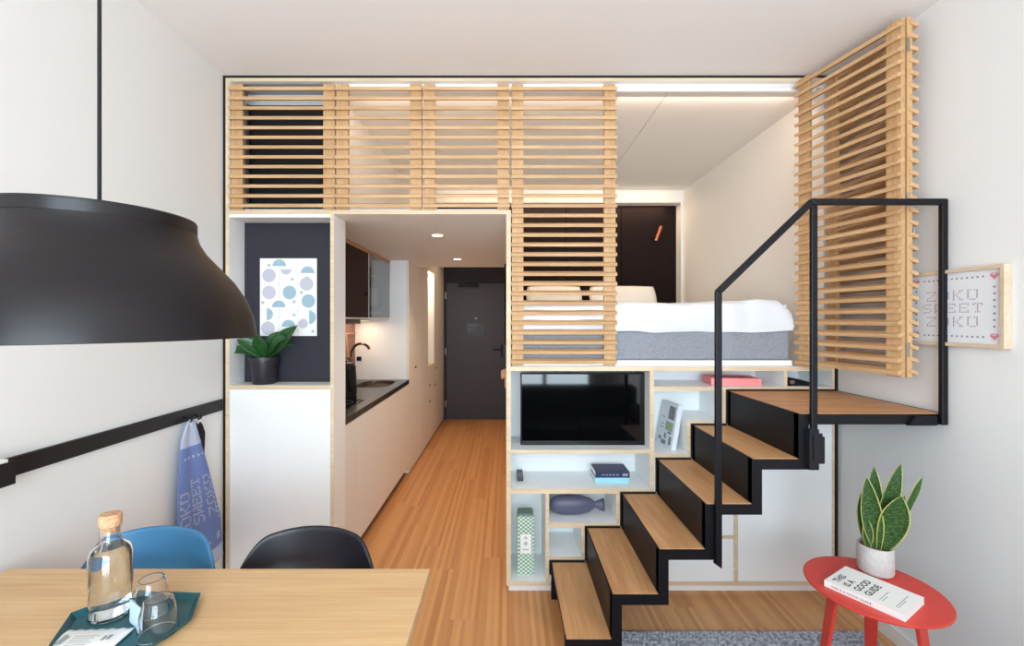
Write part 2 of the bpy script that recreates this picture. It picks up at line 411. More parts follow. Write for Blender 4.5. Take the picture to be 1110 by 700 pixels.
# ================================================================== SLATTED SCREENS
def make_screen(name, label, wdt, zlo, zhi, loc, rotz, pitch=.0527, stile=.067, slat_h=.024, flip=1, x_left_inset=0):
    """local x 0..wdt along the panel, slats on local -y side"""
    t = thing(name, label, 'slatted screen', (loc[0], loc[1], zlo), 'slatted oak screens', (0, 0, rotz))
    H = zhi-zlo
    for a, b_ in ((0.004, stile), (wdt-stile, wdt-.004)):
        box(a, b_, 0, .022*flip, 0, H).build('stile', M_SLATV, t, local=True, bevel=.0015)
    s = MB(); n = int(round(H/pitch)); p = H/n
    for i in range(n):
        z = (i+.5)*p - .003; d = random.uniform(-.0008, .0008)
        s.obox((wdt/2, -.004, z), (wdt, 0, 0), (0, .036, .0135), (0, -.005, .0158))
    s.build('slats', M_SLAT, t, local=True, bevel=.0012)
    return t
YS = 2.408
make_screen('slatted_screen', 'square slatted oak screen in the top left corner over a black grille', .572, 2.09, 2.775, (-1.502, YS), 0)
make_screen('slatted_screen', 'slatted oak screen above the passage, second from left', .470, 2.09, 2.775, (-.928, YS), 0)
make_screen('slatted_screen', 'slatted oak screen above the passage, beside the tall one', .473, 2.09, 2.775, (-.455, YS), 0)
make_screen('slatted_screen', 'tall slatted oak screen closed in front of the bed, above the television', .572, 1.245, 2.775, (.0255, YS), 0)
# folded pair at the right end
ax, ay = 1.575, 2.395; bx_, by_ = 1.690, 1.890
ang = math.atan2(by_-ay, bx_-ax)
LEN = math.hypot(bx_-ax, by_-ay)
e = make_screen('slatted_screen', 'tall slatted oak screen swung out over the stair landing, nearer the bed', LEN, 1.245, 2.785, (ax, ay), ang, flip=1)
ax2, ay2 = 1.733, 1.885; bx2, by2 = 1.752, 2.39
ang2 = math.atan2(by2-ay2, bx2-ax2)
f_ = make_screen('slatted_screen', 'tall slatted oak screen folded back against the right wall, behind its twin', math.hypot(bx2-ax2, by2-ay2), 1.245, 2.785, (ax2, ay2), ang2, flip=1)
for z in (.12, .76, 1.42):
    MB().lathe((LEN+.004, .026, z-.03), [(.006, 0), (.006, .06)], 8).build('hinge', M_STEEL, e, local=True)
MB().tube([(.06, -.026, .62), (.06, -.05, .62), (.06, -.05, .65)], .007).build('door_pull', M_STEEL, f_, local=True)

# ================================================================== BED
bed = thing('bed', 'raised bed with grey upholstered base and white duvet in the alcove', 'bed', (.8, 3.4, 1.24))
struct('trim_10', MB().box(.0245, 1.7645, YF+.001, 4.46, 1.215, 1.2395, 0, 1), LP, 'birch edged platform under the bed')
box(.03, 1.565, 2.425, 4.33, 1.2405, 1.27).build('bed_board', M_LAM, bed)
mt = box(.035, 1.56, 2.44, 4.33, 1.2705, 1.436)
mt.build('mattress_base', weave('grey_upholstery', (128, 130, 137), (156, 158, 165), 260), bed, bevel=.012)
M_LINEN = mat('white_linen', (222, 222, 225), .9, spec=.2, bump=.5, bscale=14)
dv = MB()
def duv(u, v):
    a = v*(1.88+.15+.05)
    if a < .15:
        y = 2.428 - .012*math.sin(a/.15*PI); z = 1.43+a
    elif a < .20:
        t = (a-.15)/.05*PI/2; y = 2.428+.03*math.sin(t)*1.0; z = 1.58+.022*math.sin(t)
    else:
        y = 2.458 + (a-.20); z = 1.598
    x = .03+1.535*u
    n = math.sin(x*21+a*17)*.5+math.sin(x*9-a*25+1)*.6+math.sin(x*37+a*3)*.25
    y -= .008*n*(1 if a < .2 else 0); z += .004*n-.004 + (.008*math.sin(x*5+.4) if a > .02 else .004*math.sin(x*13))
    e_ = min(u, 1-u)
    if e_ < .04: z -= (.04-e_)*1.2*(1 if a > .1 else a/.1)
    return (x, y, z)
dv.grid(duv, 70, 70)
n0 = len(dv.v)
dv.box(.045, 1.55, 2.452, 4.3, 1.437, 1.575)
dv.build('duvet', M_LINEN, bed, smooth=True, auto=True, fix=False)
def pillow(x0, x1, label):
    p = MB()
    yc = 4.22; w_ = (x1-x0)/2; xc = (x0+x1)/2
    for sgn in (1, -1):
        def pf(u, v, sgn=sgn):
            a, b_ = 2*u-1, 2*v-1
            k = (max(0, 1-abs(a)**3.5)*max(0, 1-abs(b_)**3.5))**.45
            return (xc+w_*a*(1-.05*b_*b_), yc - sgn*.075*k + .05*b_, 1.60+.11*(1+b_)*(1-.03*a*a))
        p.grid(pf, 22, 14)
    o = p.build('pillow', mat('pillowcase', (245, 240, 230), .9, spec=.2) if 'pillowcase' not in bpy.data.materials else bpy.data.materials['pillowcase'], smooth=True)
    bm = bmesh.new(); bm.from_mesh(o.data); bmesh.ops.remove_doubles(bm, verts=bm.verts, dist=.0005); bmesh.ops.recalc_face_normals(bm, faces=bm.faces); bm.to_mesh(o.data); bm.free()
    tag(o, label, 'pillow', 'pillows at the head of the bed')
pillow(.19, .72, 'white pillow at the head of the bed, seen through the slats of the tall screen')
pillow(.79, 1.43, 'white pillow at the head of the bed, in the open gap beside the slats')
rl = thing('reading_lamp', 'small black and copper reading lamp on the dark headboard above the bed', 'lamp', (1.50, 4.47, 2.42))
MB().lathe((1.50, 4.47, 2.32), [(.025, 0), (.025, -.02)], 16, axis='y').build('wall_plate', M_BLACK, rl)
MB().tube([(1.50, 4.45, 2.32), (1.50, 4.41, 2.33)], .008).build('arm', M_BLACK, rl)
MB().tube([(1.485, 4.40, 2.28), (1.53, 4.38, 2.42)], .016).build('lamp_head', mat('copper', (190, 110, 80), .3, .9), rl, smooth=True, auto=True)
area('alcove_led', (.55, 4.41, 2.64), (0, 0, 0), 2.1, .03, 6.0, (1, .78, .55))
area('alcove_fill_light', (.40, 2.50, 2.735), (math.radians(50), 0, 0), 2.5, .03, 6.0, (1, .80, .64))  # unseen fill light added to brighten the alcove
area('alcove_fascia_strip', (.5, 4.20, 2.757), (math.radians(20), 0, 0), 2.2, .02, 2.6, (1, .72, .46))

# ================================================================== STORAGE WALL UNDER THE BED
su = thing('storage_wall', 'white shelving wall with birch edges under the bed, behind the stairs', 'shelving', (.9, YF, 0))
YB = 2.68
ZT = 1.2145
def V(px0, px1, py0, py1, name='divider', yb=YB):
    a, z1 = F(px0, py0); b_, z0 = F(px1, py1)
    MB().box(a, b_, YF, yb, z0, z1, 0, 1).build(name, SP, su)
def Hh(px0, px1, py0, py1, name='shelf', yb=YB): V(px0, px1, py0, py1, name, yb)
SP = [M_SHELF, M_PLY]
V(704.5, 709, 402.3, 535.8, 'divider')
Hh(554, 704.4, 487.5, 491.5)
Hh(554, 704.4, 529.5, 535)
Hh(709.1, 901.9, 419, 423.5)
V(850.2, 853.4, 402.3, 418.9)
V(782.3, 788, 423.6, 461)
Hh(750.1, 782.2, 455.8, 461)
V(744.6, 750, 455.8, 498)
Hh(709.1, 744.5, 491.7, 498)
V(591.4, 595.2, 535.1, 630.5)
Hh(595.3, 667.7, 566.5, 572)
V(667.8, 674, 535.9, 572)
Hh(595.3, 629.9, 603, 609)
V(630, 636, 572.1, 609)
MB().box(.0245, 1.765, YF, 2.70, .052, .075, 0, 1).build('bottom_panel', SP, su)
MB().box(1.765, 1.778, YF, 2.70, .052, 1.239, 0, 1).build('side_panel', SP, su)
box(.0245, 1.765, YB+.001, YB+.02, .076, ZT).build('back_panel', M_SHELF, su)
box(.012, 1.778, 2.44, 2.46, .001, .0515).build('plinth', M_LAM, su)
# flush white fronts behind the stairs, following the steps
def door(px0, px1, py0, py1):
    a, z1 = F(px0, py0); b_, z0 = F(px1, py1)
    box(a+.001, b_-.001, YF+.001, YF+.02, z0+.001, z1-.001).build('door', M_LAM, su, bevel=.001)
door(800, 902, 424, 630); V(795.6, 799.9, 459.6, 630.2, yb=YF+.05)
door(788.2, 795.5, 424, 461)
Hh(595.2, 795.5, 580.5, 583.8, yb=YF+.03) if False else None
a, z1 = F(636.2, 580.4); b_, z0 = F(795.5, 583.9)
MB().box(a, b_, YF, YF+.05, z0, z1, 0, 1).build('rail', SP, su)
door(636.2, 795.5, 584, 630.2)
door(674.2, 795.5, 536, 580.2)
door(709.2, 795.5, 498.2, 535.8)
door(750.2, 795.5, 461.2, 498)
door(636.2, 674, 572.3, 580.2)
door(595.4, 636, 609.2, 630.2)

# television
tv = thing('television', 'flat black television in the open niche below the slatted screen', 'television', (.37, 2.5, .78))
tx0, tz1 = F(564.3, 404.3, 2.49); tx1, tz0 = F(705, 488, 2.49)
box(tx0, tx1, 2.494, 2.52, tz0, tz1).build('bezel', mat('tv_plastic', (9, 9, 11), .5, spec=.25), tv, bevel=.002)
box(tx0+.12, tx1-.12, 2.52, 2.56, tz0+.08, tz1-.1).build('rear_housing', M_BLACKM, tv, bevel=.008)
box(tx0+.007, tx1-.007, 2.491, 2.4945, tz0+.018, tz1-.007).build('screen', mat('tv_screen', (6, 6, 8), .05, spec=.5), tv)
bx = (tx0+tx1)/2
box(bx-.014, bx+.014, 2.4905, 2.4935, tz0+.005, tz0+.013).build('badge', mat('badge', (235, 235, 238), .4), tv)
box(bx-.15, bx+.15, 2.56, YB+.0005, tz0+.15, tz1-.15).build('wall_bracket', M_BLACKM, tv)

# ================================================================== STAIRS
st = thing('staircase', 'black steel stairs with oak treads leading up to the bed', 'stairs', (.7, 2.1, 0))
YFR, YBK = 1.81, 2.392
RIS, G, SX = .1845, .191, .24
XP = 1.792
def zz(k): return RIS*k
bw = .043
top = []; low = []
for k in range(1, 7):
    xk = SX+G*(k-1); top += [(xk, zz(k))]; top += [((SX+G*k) if k < 6 else XP, zz(k))]
low = [(XP, zz(6)-bw)]
for k in range(6, 1, -1):
    xk = SX+G*(k-1)
    low += [(xk+.041, zz(k)-bw), (xk+.041, zz(k-1)-bw)]
low += [(SX+.041, zz(1)-bw), (SX+.041, 0.001), (SX, 0.001)]
poly = top+low
def stringer(y0, y1):
    s = MB()
    # bars cut to shape: horizontals and verticals as one outline, split in convex boxes
    for k in range(1, 7):
        xk = SX+G*(k-1); xe = (SX+G*k) if k < 6 else XP
        s.box(xk, xe, y0, y1, zz(k)-bw, zz(k)-.0005)
        s.box(xk, xk+.041, y0, y1, zz(k-1)-bw if k > 1 else .001, zz(k)-bw)
        if k > 1: s.box(xk-.0005, xk, y0, y1, zz(k-1)-.0004, zz(k)-.0005)
    s.build('stringer', M_BLACK, st)
stringer(YFR, YFR+.03); stringer(YBK-.03, YBK)
for k in range(1, 7):
    xk = SX+G*(k-1); xe = (SX+G*k) if k < 6 else XP-.006
    if k > 1: box(xk-.0005, xk+.006, YFR+.001, YBK-.001, zz(k-1)-bw, zz(k)+.0005).build('riser', M_BLACK, st)
    box(xk+.006, xe-.001, YFR+.0315, YBK-.0315, zz(k)-.035, zz(k)-.012).build('tread_support', M_BLACK, st)
    box(xk+.006, xe-.001, YFR+.003, YBK-.008, zz(k)-.0118, zz(k)+.002).build('tread', M_TREAD if k < 6 else M_PLAT, st, bevel=.0008)
box(XP-.006, XP, YFR, YBK, zz(6)-bw, zz(6)+.003).build('edge_plate', M_BLACK, st)
wp = MB()
for k in range(1, 7):
    xk = SX+G*(k-1); xe = (SX+G*k) if k < 6 else XP-.006
    wp.box(xk-.008, xe-.0085, YBK-.0075, YBK+.003, zz(k)-.01, zz(k)+.010)
    wp.box(xk-.008, xk-.0006, YBK-.0075, YBK+.003, zz(k-1)+.0105 if k > 1 else .12, zz(k)-.0105)
wp.build('wall_plate', M_BLACK, st)
# railing: square tube in one plane, mitred corners
def path_bar(mb, pts, wd, y0, y1):
    Lf, Rt = [], []
    P = [Vector(p) for p in pts]
    for i, p in enumerate(P):
        if i == 0: d = (P[1]-p).normalized(); nrm = Vector((-d.y, d.x)); k = 1
        elif i == len(P)-1: d = (p-P[i-1]).normalized(); nrm = Vector((-d.y, d.x)); k = 1
        else:
            d1 = (p-P[i-1]).normalized(); d2 = (P[i+1]-p).normalized()
            n1 = Vector((-d1.y, d1.x)); n2 = Vector((-d2.y, d2.x)); nrm = (n1+n2).normalized(); k = 1/nrm.dot(n1)
        Lf.append(p+nrm*wd/2*k); Rt.append(p-nrm*wd/2*k)
    for i in range(len(P)-1):
        q = [Lf[i], Lf[i+1], Rt[i+1], Rt[i]]
        mb.prism([(a.x, a.y) for a in q], 'y', y0, y1)
RY0, RY1 = 1.789, 1.808
rb = MB()
path_bar(rb, [(.860, .50), (.860, 1.605), (1.238, 1.970), (1.774, 1.970), (1.774, 1.065)], .026, RY0, RY1)
rl_ = rb.build('handrail', M_BLACK, st, bevel=.004)
box(1.234, 1.260, RY0+.001, RY1-.001, 1.04, 1.9565).build('post', M_BLACK, st, bevel=.004)
lt = MB(); lt.box(1.222, 1.262, RY0-.004, RY1+.001, .885, 1.05).box(1.262, 1.285, RY0-.004, RY0+.02, .91, 1.02); lt.box(1.236, 1.272, RY0-.010, RY0-.003, .92, 1.035)
lt.build('latch_bracket', M_BLACKM, st, bevel=.003)
fb = MB(); fb.prism([(1.63, 1.062), (1.75, 1.062), (1.75, 1.10), (1.66, 1.10)], 'y', YFR-.012, YFR-.001); fb.build('foot_bracket', M_BLACK, st)
fp = MB(); fp.prism([(.845, .50), (.88, .475), (.88, .72), (.845, .72)], 'y', RY1, YFR-.0005); fp.build('post_plate', M_BLACK, st)

# ================================================================== KITCHEN
KY0, KY1, KX = 2.571, 4.26, -.94
def cab(name, label, y0, y1, z0, z1, xb=XL+.002, m=M_KIT, group=None, knobs=()):
    t = thing(name, label, 'cabinet', (KX, (y0+y1)/2, 0), group)
    box(xb, KX-.022, y0+.001, y1-.001, z0, z1).build('carcass', M_LAM, t)
    box(KX-.021, KX, y0+.0015, y1-.0015, z0, z1).build('door', m, t, bevel=.001)
    if z0 > .05: box(xb, KX-.04, y0+.001, y1-.001, .001, z0-.001).build('plinth', mat('plinth_brown', (120, 82, 60), .6) if 'plinth_brown' not in bpy.data.materials else bpy.data.materials['plinth_brown'], t)
    for (y, z) in knobs:
        MB().lathe((KX, y, z), [(.011, 0), (.011, .012), (.007, .016)], 12, axis='x').build('knob', mat('copper_knob', (150, 95, 70), .35, .8) if 'copper_knob' not in bpy.data.materials else bpy.data.materials['copper_knob'], t)
    return t
G1 = 'base cabinets under the black worktop'
cab('base_cabinet', 'narrow white kitchen base cabinet at the near end of the worktop', KY0, 2.81, .09, .875, group=G1)
cab('base_cabinet', 'wide white kitchen base cabinet in the middle of the worktop', 2.81, 3.86, .09, .875, group=G1)
cab('base_cabinet', 'white kitchen base cabinet at the far end, under the sink', 3.86, KY1, .09, .875, group=G1)
wt = thing('kitchen_worktop', 'glossy black kitchen worktop along the left of the passage', 'worktop', (-1.24, 3.4, .88))
SYC, SXC, SRX, SRY = 3.97, -1.17, .15, .21
# worktop with a sink cut-out, as a ring of quads
top_ = MB()
x0, x1, y0, y1 = XL+.002, KX+.004, KY0, KY1-.001
for zc_, in ((.92,), (.882,)):
    pass
N_ = 48
inner = [(SXC+SRX*math.copysign(abs(math.cos(a))**.6, math.cos(a)), SYC+SRY*math.copysign(abs(math.sin(a))**.6, math.sin(a))) for a in [2*PI*i/N_ for i in range(N_)]]
outer = []
for px, py in inner:
    dx, dy = px-SXC, py-SYC; t = min([((x1 if dx > 0 else x0)-SXC)/dx if abs(dx) > 1e-6 else 1e9, ((SYC+.27)-SYC if dy > 0 else -.27)/dy if abs(dy) > 1e-6 else 1e9])
    outer.append((SXC+dx*t, SYC+dy*t))
n = len(top_.v)
for z in (.92, .882):
    top_.v += [(p[0], p[1], z) for p in outer]+[(p[0], p[1], z) for p in inner]
for i in range(N_):
    j = (i+1) % N_
    for f4 in ((i, j, N_+j, N_+i), (2*N_+i, 3*N_+i, 3*N_+j, 2*N_+j), (N_+i, N_+j, 3*N_+j, 3*N_+i), (i, 2*N_+i, 2*N_+j, j)):
        top_.f.append(f4); top_.m.append(0)
# fill the corners: simple boxes before and after the sink part
top_.box(x0, x1, y0, SYC-.2705, .882, .92).box(x0, x1, SYC+.2705, y1, .882, .92)
for sx_, sy_ in ((1, 1), (1, -1), (-1, 1), (-1, -1)):
    cx_, cy_ = (x1 if sx_ > 0 else x0), SYC+.27*sy_
    # triangle between the two outer points next to the corner
    best = sorted([p for p in outer if (p[0]-SXC)*sx_ > 0 and (p[1]-SYC)*sy_ > 0], key=lambda p: (p[0]-cx_)**2+(p[1]-cy_)**2)[:2]
    top_.prism([(cx_, cy_), best[0], best[1]], 'z', .882, .92)
top_.build('slab', M_TOP, wt)
sk = MB(); sk.lathe((SXC, SYC, .915), [(1, 0), (.96, -.02), (.92, -.03)], 40, cap0=False, cap1=False)
sk.v = []; sk.f = []; sk.m = []
ring = [(p[0]-SXC, p[1]-SYC) for p in inner]
for s_, h in ((1.02, .921), (.985, .921), (.97, .90), (.93, .885)):
    sk.v += [(SXC+a*s_, SYC+b_*s_, h) for a, b_ in ring]
for k in range(3):
    for i in range(N_):
        j = (i+1) % N_; sk.f.append((k*N_+i, k*N_+j, (k+1)*N_+j, (k+1)*N_+i)); sk.m.append(0)
sk.f.append(tuple(3*N_+i for i in range(N_))); sk.m.append(0)
sink = sk.build('sink', mat('sink_steel', (88, 76, 70), .35, .8), wt, smooth=True, auto=True)
ft = thing('kitchen_tap', 'tall curved tap over the kitchen sink', 'tap', (-1.40, 4.0, .92))
MB().lathe((-1.40, 4.0, .921), [(.024, 0), (.022, .03), (.016, .05)], 16).build('tap_base', M_STEEL, ft, smooth=True, auto=True)
arc = [(-1.40, 4.0, .96), (-1.40, 4.0, 1.18)]+[(-1.3125-.0875*math.cos(a), 4.0, 1.18+.10*math.sin(a)) for a in [PI*i/12 for i in range(1, 11)]]
MB().tube(arc, .012, 12).build('spout', mat('dark_chrome', (120, 100, 88), .25, 1), ft, smooth=True, auto=True)
MB().tube([(-1.40, 4.0, 1.0), (-1.37, 3.95, 1.03)], .006).build('lever', M_STEEL, ft, smooth=True)
hb_ = thing('hob', 'black glass hob set in the near end of the worktop', 'hob', (-1.25, 2.95, .92))
box(-1.48, -1.02, 2.66, 3.18, .9205, .9245).build('glass_top', mat('hob_glass', (10, 9, 10), .08), hb_, bevel=.001)
rg = MB()
for cx_, cy_, r_ in ((-1.36, 2.80, .085), (-1.14, 2.80, .07), (-1.36, 3.04, .07), (-1.14, 3.04, .085)):
    rg.lathe((cx_, cy_, .9246), [(r_, 0), (r_, .0004), (r_-.003, .0004), (r_-.003, 0)], 28, cap0=False, cap1=False)
rg.build('burner_marks', M_GREYINK, hb_)
# black kettle on the near side of the sink
kt = thing('kettle', 'black kettle on the worktop below the dark wall cabinet', 'kettle', (-1.22, 3.35, .92))
MB().lathe((-1.21, 3.34, .9252 if False else .9205), [(.074, 0), (.078, .02), (.075, .12), (.070, .225), (.062, .235)], 28).build('body', M_BLACK, kt, smooth=True, auto=True)
MB().lathe((-1.21, 3.34, 1.156), [(.060, 0), (.05, .012), (.01, .02), (.012, .032)], 20).build('lid', M_BLACK, kt, smooth=True, auto=True)
MB().tube([(-1.16, 3.275, 1.13), (-1.15, 3.23, 1.13), (-1.148, 3.225, 1.05), (-1.158, 3.275, .97)], .010).build('handle', M_BLACKM, kt, smooth=True)
MB().lathe((-1.205, 3.253, .985), [(.009, 0), (.009, -.006)], 12, axis='y').build('switch', M_STEEL, kt)
bj = thing('storage_jar', 'brown glass jar with a cork lid behind the kettle', 'jar', (-1.40, 3.82, .92))
MB().lathe((-1.40, 3.82, .9205), [(.04, 0), (.042, .01), (.042, .17), (.034, .19)], 22).build('body', mat('amber', (120, 78, 50), .2), bj, smooth=True, auto=True)
MB().lathe((-1.40, 3.82, 1.1105), [(.033, 0), (.035, .035)], 20).build('lid', M_CORK, bj, smooth=True, auto=True)
cb_ = tag(box(XL+.0015, -1.455, 2.572, 4.258, .9205, 1.4985).build('splashback_board', mat('mauve_brown', (128, 88, 80), .5)), 'mauve brown splashback board on the kitchen wall under the wall cabinet', 'splashback')
rr = thing('utensil_rail', 'slim copper utensil rail on the kitchen splashback', 'rail', (-1.45, 3.5, 1.37))
MB().tube([(-1.43, 2.75, 1.37), (-1.43, 4.22, 1.37)], .006).build('bar', mat('copper_rail', (196, 140, 112), .3, .9), rr, smooth=True, auto=True)
for y in (2.8, 4.15): MB().tube([(-1.4545, y, 1.37), (-1.43, y, 1.37)], .005).build('bracket', M_STEEL, rr)
ld = thing('ladle', 'long pale ladle hanging from the utensil rail', 'ladle', (-1.43, 3.95, 1.11))
MB().tube([(-1.43, 3.95, 1.37), (-1.415, 3.95, 1.16)], .005).build('handle', M_CORK, ld)
MB().lathe((-1.415, 3.95, 1.11), [(.01, 0), (.03, .015), (.038, .05)], 16, cap1=False).build('bowl', M_STEEL, ld, smooth=True)
so = thing('wall_socket', 'black double wall socket on the white side panel beyond the sink', 'socket', (-1.42, 4.25, 1.14))
sx0, sz1 = F(386.5, 386.5, 4.25); sx1, sz0 = F(391.5, 391, 4.25)
box(sx0, sx1, 4.249, 4.2595, sz0, sz1).build('face_plate', M_BLACK, so, bevel=.001)
MB().lathe(((sx0+sx1)/2, 4.249, (sz0+sz1)/2), [(.012, 0), (.012, -.002)], 14, axis='y').build('outlet', M_BLACKM, so)

# wall cabinets
UX = -1.12
M_CEDGE = mat('cabinet_wood_edge', (176, 128, 92), .6)
uc = thing('wall_cabinet', 'dark brown wall cabinet above the near half of the worktop', 'cabinet', (-1.33, 3.1, 1.5), 'kitchen wall cabinets')
box(XL+.002, UX-.021, 2.572, 3.60, 1.50, 2.055).build('carcass', M_LAM, uc)
box(UX-.02, UX, 2.574, 3.598, 1.512, 2.032).build('door', mat('dark_cabinet_door', (44, 25, 22), .6, spec=.2), uc, bevel=.001)
box(UX-.0205, UX, 2.574, 3.598, 2.034, 2.058).build('edge_strip', M_CEDGE, uc)
MB().lathe((UX, 3.52, 1.70), [(.012, 0), (.012, .012), (.008, .016)], 12, axis='x').build('knob', M_BLACKM, uc)
gc = thing('wall_cabinet', 'glass fronted wall cabinet above the sink', 'cabinet', (-1.33, 3.93, 1.5), 'kitchen wall cabinets')
g_ = MB(); g_.box(XL+.002, UX-.006, 3.602, 3.62, 1.50, 2.055).box(XL+.002, UX-.006, 4.24, 4.2585, 1.50, 2.055).box(XL+.002, UX-.006, 3.62, 4.24, 1.50, 1.518).box(XL+.002, UX-.006, 3.62, 4.24, 2.035, 2.055).box(XL+.002, XL+.01, 3.62, 4.24, 1.518, 2.035)
g_.build('carcass', M_LAM, gc)
box(XL+.012, UX-.02, 3.621, 4.239, 1.86, 1.875).build('shelf', M_LAM, gc)
box(UX-.005, UX, 3.604, 4.256, 1.512, 2.032).build('glass_door', glass('smoke_glass', (200, 205, 208)), gc)
box(UX-.0055, UX+.001, 3.604, 4.256, 2.034, 2.058).build('edge_strip', M_CEDGE, gc)
MB().box(UX-.005, UX+.002, 3.598, 3.606, 1.512, 2.032).build('door_edge', M_LAM, gc)
refl = thing('reflection_box', 'grey box imitating a reflection inside the glass fronted wall cabinet', 'reflection_box', (-1.33, 3.93, 1.52))  # stand-in box for the reflection in the cabinet glass
box(XL+.04, UX-.06, 3.66, 4.20, 1.519, 1.82).build('body', mat('reflection_grey', (110, 112, 116), .35, .3), refl, bevel=.004)
box(UX-.0605, UX-.057, 3.80, 4.02, 1.62, 1.77).build('window', mat('reflection_pale', (205, 212, 218), .2), refl)  # pale panel coloured as the bright patch of that reflection
box(UX-.0605, UX-.052, 3.68, 4.18, 1.545, 1.565).build('handle', M_STEEL, refl, bevel=.002)  # light bar, the lower streak of the imitated reflection
bw_ = tag(MB().lathe((-1.30, 3.80, 1.8755), [(.04, 0), (.07, .03), (.09, .06), (.086, .06), (.066, .032), (.036, .006)], 24, cap1=True).build('serving_bowl', M_CORK, smooth=True, auto=True), 'pale brown bowl on the shelf behind the cabinet glass', 'bowl')
ho = thing('cooker_hood', 'slim dark cooker hood under the dark wall cabinet', 'cooker hood', (-1.33, 3.0, 1.47))
box(-1.450, UX-.06, 2.60, 3.58, 1.462, 1.4995).build('body', mat('hood_brown', (74, 50, 46), .4), ho, bevel=.003)
uh = thing('cabinet_downlight', 'slim light strip under the wall cabinets', 'light', (-1.4, 3.9, 1.49))
box(-1.36, -1.30, 3.64, 4.20, 1.488, 1.4995).build('housing', M_STEEL, uh)
box(-1.355, -1.305, 3.65, 4.19, 1.4865, 1.488).build('diffuser', glow('warm_strip', (255, 225, 185), 4), uh)
area('kitchen_strip_light', (-1.33, 3.92, 1.48), (0, 0, 0), .05, .5, 1.9, (1, .76, .52)).rotation_euler = (0, 0, 0)

# tall cabinets beyond the worktop
G2 = 'tall cupboards along the passage'
def tall(label, y0, y1, z1, knobs=(), z0=.02):
    return cab('tall_cupboard', label, y0, y1, z0, z1, group=G2, knobs=knobs)
tall('tall white cupboard where the worktop ends', 4.261, 4.79, 2.064, ((4.55, 1.01),))
tall('tall white cupboard beside the lit slot in the passage', 4.801, 5.31, 2.29)
tall('tall white cupboard past the lit slot, nearest the entrance door', 5.75, 6.63, 2.29, ((5.86, .86), (5.8, .65)))
lc = thing('slot_cupboard', 'white cupboard with a tall narrow lit slot in the passage', 'cupboard', (KX, 5.5, 0), G2)
sm = MB(); sm.box(XL+.002, KX, 5.312, 5.748, .02, .915).box(XL+.002, KX, 5.312, 5.748, 2.09, 2.29).box(XL+.002, KX-.2, 5.312, 5.748, .916, 2.089)
sm.build('carcass', M_KIT, lc)
box(KX-.2, KX-.003, 5.313, 5.747, .916, .935).build('shelf', M_PLY, lc)
for z in (.70, .50): MB().lathe((KX, 5.40, z), [(.011, 0), (.011, .012), (.007, .016)], 12, axis='x').build('knob', bpy.data.materials['copper_knob'], lc)
box(KX-.05, KX-.02, 5.33, 5.73, 2.078, 2.0895).build('light_strip', glow('slot_glow', (255, 215, 165), 6), lc)
area('slot_light', (KX-.1, 5.53, 2.07), (0, 0, 0), .12, .38, 3.5, (1, .78, .52))

# recessed spotlights in the hall ceiling
def spot(label, x, y):
    t = thing('recessed_spotlight', label, 'spotlight', (x, y, 2.06), 'recessed spotlights in the passage ceiling')
    MB().lathe((x, y, 2.0645), [(.045, 0), (.045, -.004), (.034, -.004), (.034, 0)], 24, cap0=False, cap1=False).build('trim_ring', mat('spot_ring', (235, 225, 210), .4) if 'spot_ring' not in bpy.data.materials else bpy.data.materials['spot_ring'], t)
    MB().lathe((x, y, 2.064), [(.034, 0), (.034, -.001)], 20).build('bulb', bpy.data.materials.get('spot_bulb') or glow('spot_bulb', (255, 235, 205), 12), t)
    l = bpy.data.lights.new('spot', 'SPOT'); l.energy = 26; l.color = (1, .74, .50); l.spot_size = math.radians(110); l.spot_blend = .8; l.shadow_soft_size = .03
    o = bpy.data.objects.new('spot_lamp', l); COL.objects.link(o); o.location = (x, y, 2.05)
spot('nearer of the two round recessed spotlights in the passage ceiling', -.467, 2.99)
spot('farther of the two round recessed spotlights in the passage ceiling', -.462, 4.155)
l = bpy.data.lights.new('entrance_spot', 'SPOT'); l.energy = 22; l.color = (1, .70, .46); l.spot_size = math.radians(120); l.spot_blend = .9; l.shadow_soft_size = .04
o = bpy.data.objects.new('entrance_lamp', l); COL.objects.link(o); o.location = (-.45, 5.8, 2.75)
# wooden coat peg on the passage wall
pg = thing('coat_hook', 'small oak coat hook on the passage side of the storage wall', 'hook', (0, 2.75, 1.1))
MB().obox((-.007, 2.75, 1.13), (.008, 0, 0), (0, .04, 0), (0, 0, .11)).build('plate', M_PLAT, pg, bevel=.001)
MB().obox((-.022, 2.75, 1.155), (.022, 0, .012), (0, .03, 0), (-.003, 0, .05)).build('peg', M_PLAT, pg, bevel=.001)

# ================================================================== NICHE: PICTURE AND PLANT
ps = thing('geometric_poster', 'white poster of pastel circles in a three by three grid in the dark niche', 'poster', (-1.3, 2.539, 1.4))
pa, pz1 = F(282, 280, 2.538); pb, pz0 = F(343.5, 364, 2.538)
box(pa, pb, 2.5365, 2.5395, pz0, pz1).build('sheet', M_PAPER, ps)
PM = [mat('pastel_blue', (152, 180, 192), .8), mat('pastel_lilac', (192, 189, 202), .8), mat('pastel_sage', (170, 190, 184), .8), mat('grid_grey', (190, 192, 200), .8)]
pm = MB(); pw, ph = pb-pa, pz1-pz0
def dot(u, v, r, mi, half=0):
    cx_, cz_ = pa+u*pw, pz1-v*ph; seg = 24; n = len(pm.v)
    a0, a1 = (0, 2*PI) if not half else ((0, PI) if half == 1 else (-PI/2, PI/2) if half == 2 else (PI, 2*PI))
    for i in range(seg+1):
        a = a0+(a1-a0)*i/seg; pm.v.append((cx_+r*math.cos(a), 2.5362-.0001*mi, cz_+r*math.sin(a)))
    pm.f.append(tuple(range(n, n+seg+1))); pm.m.append(mi)
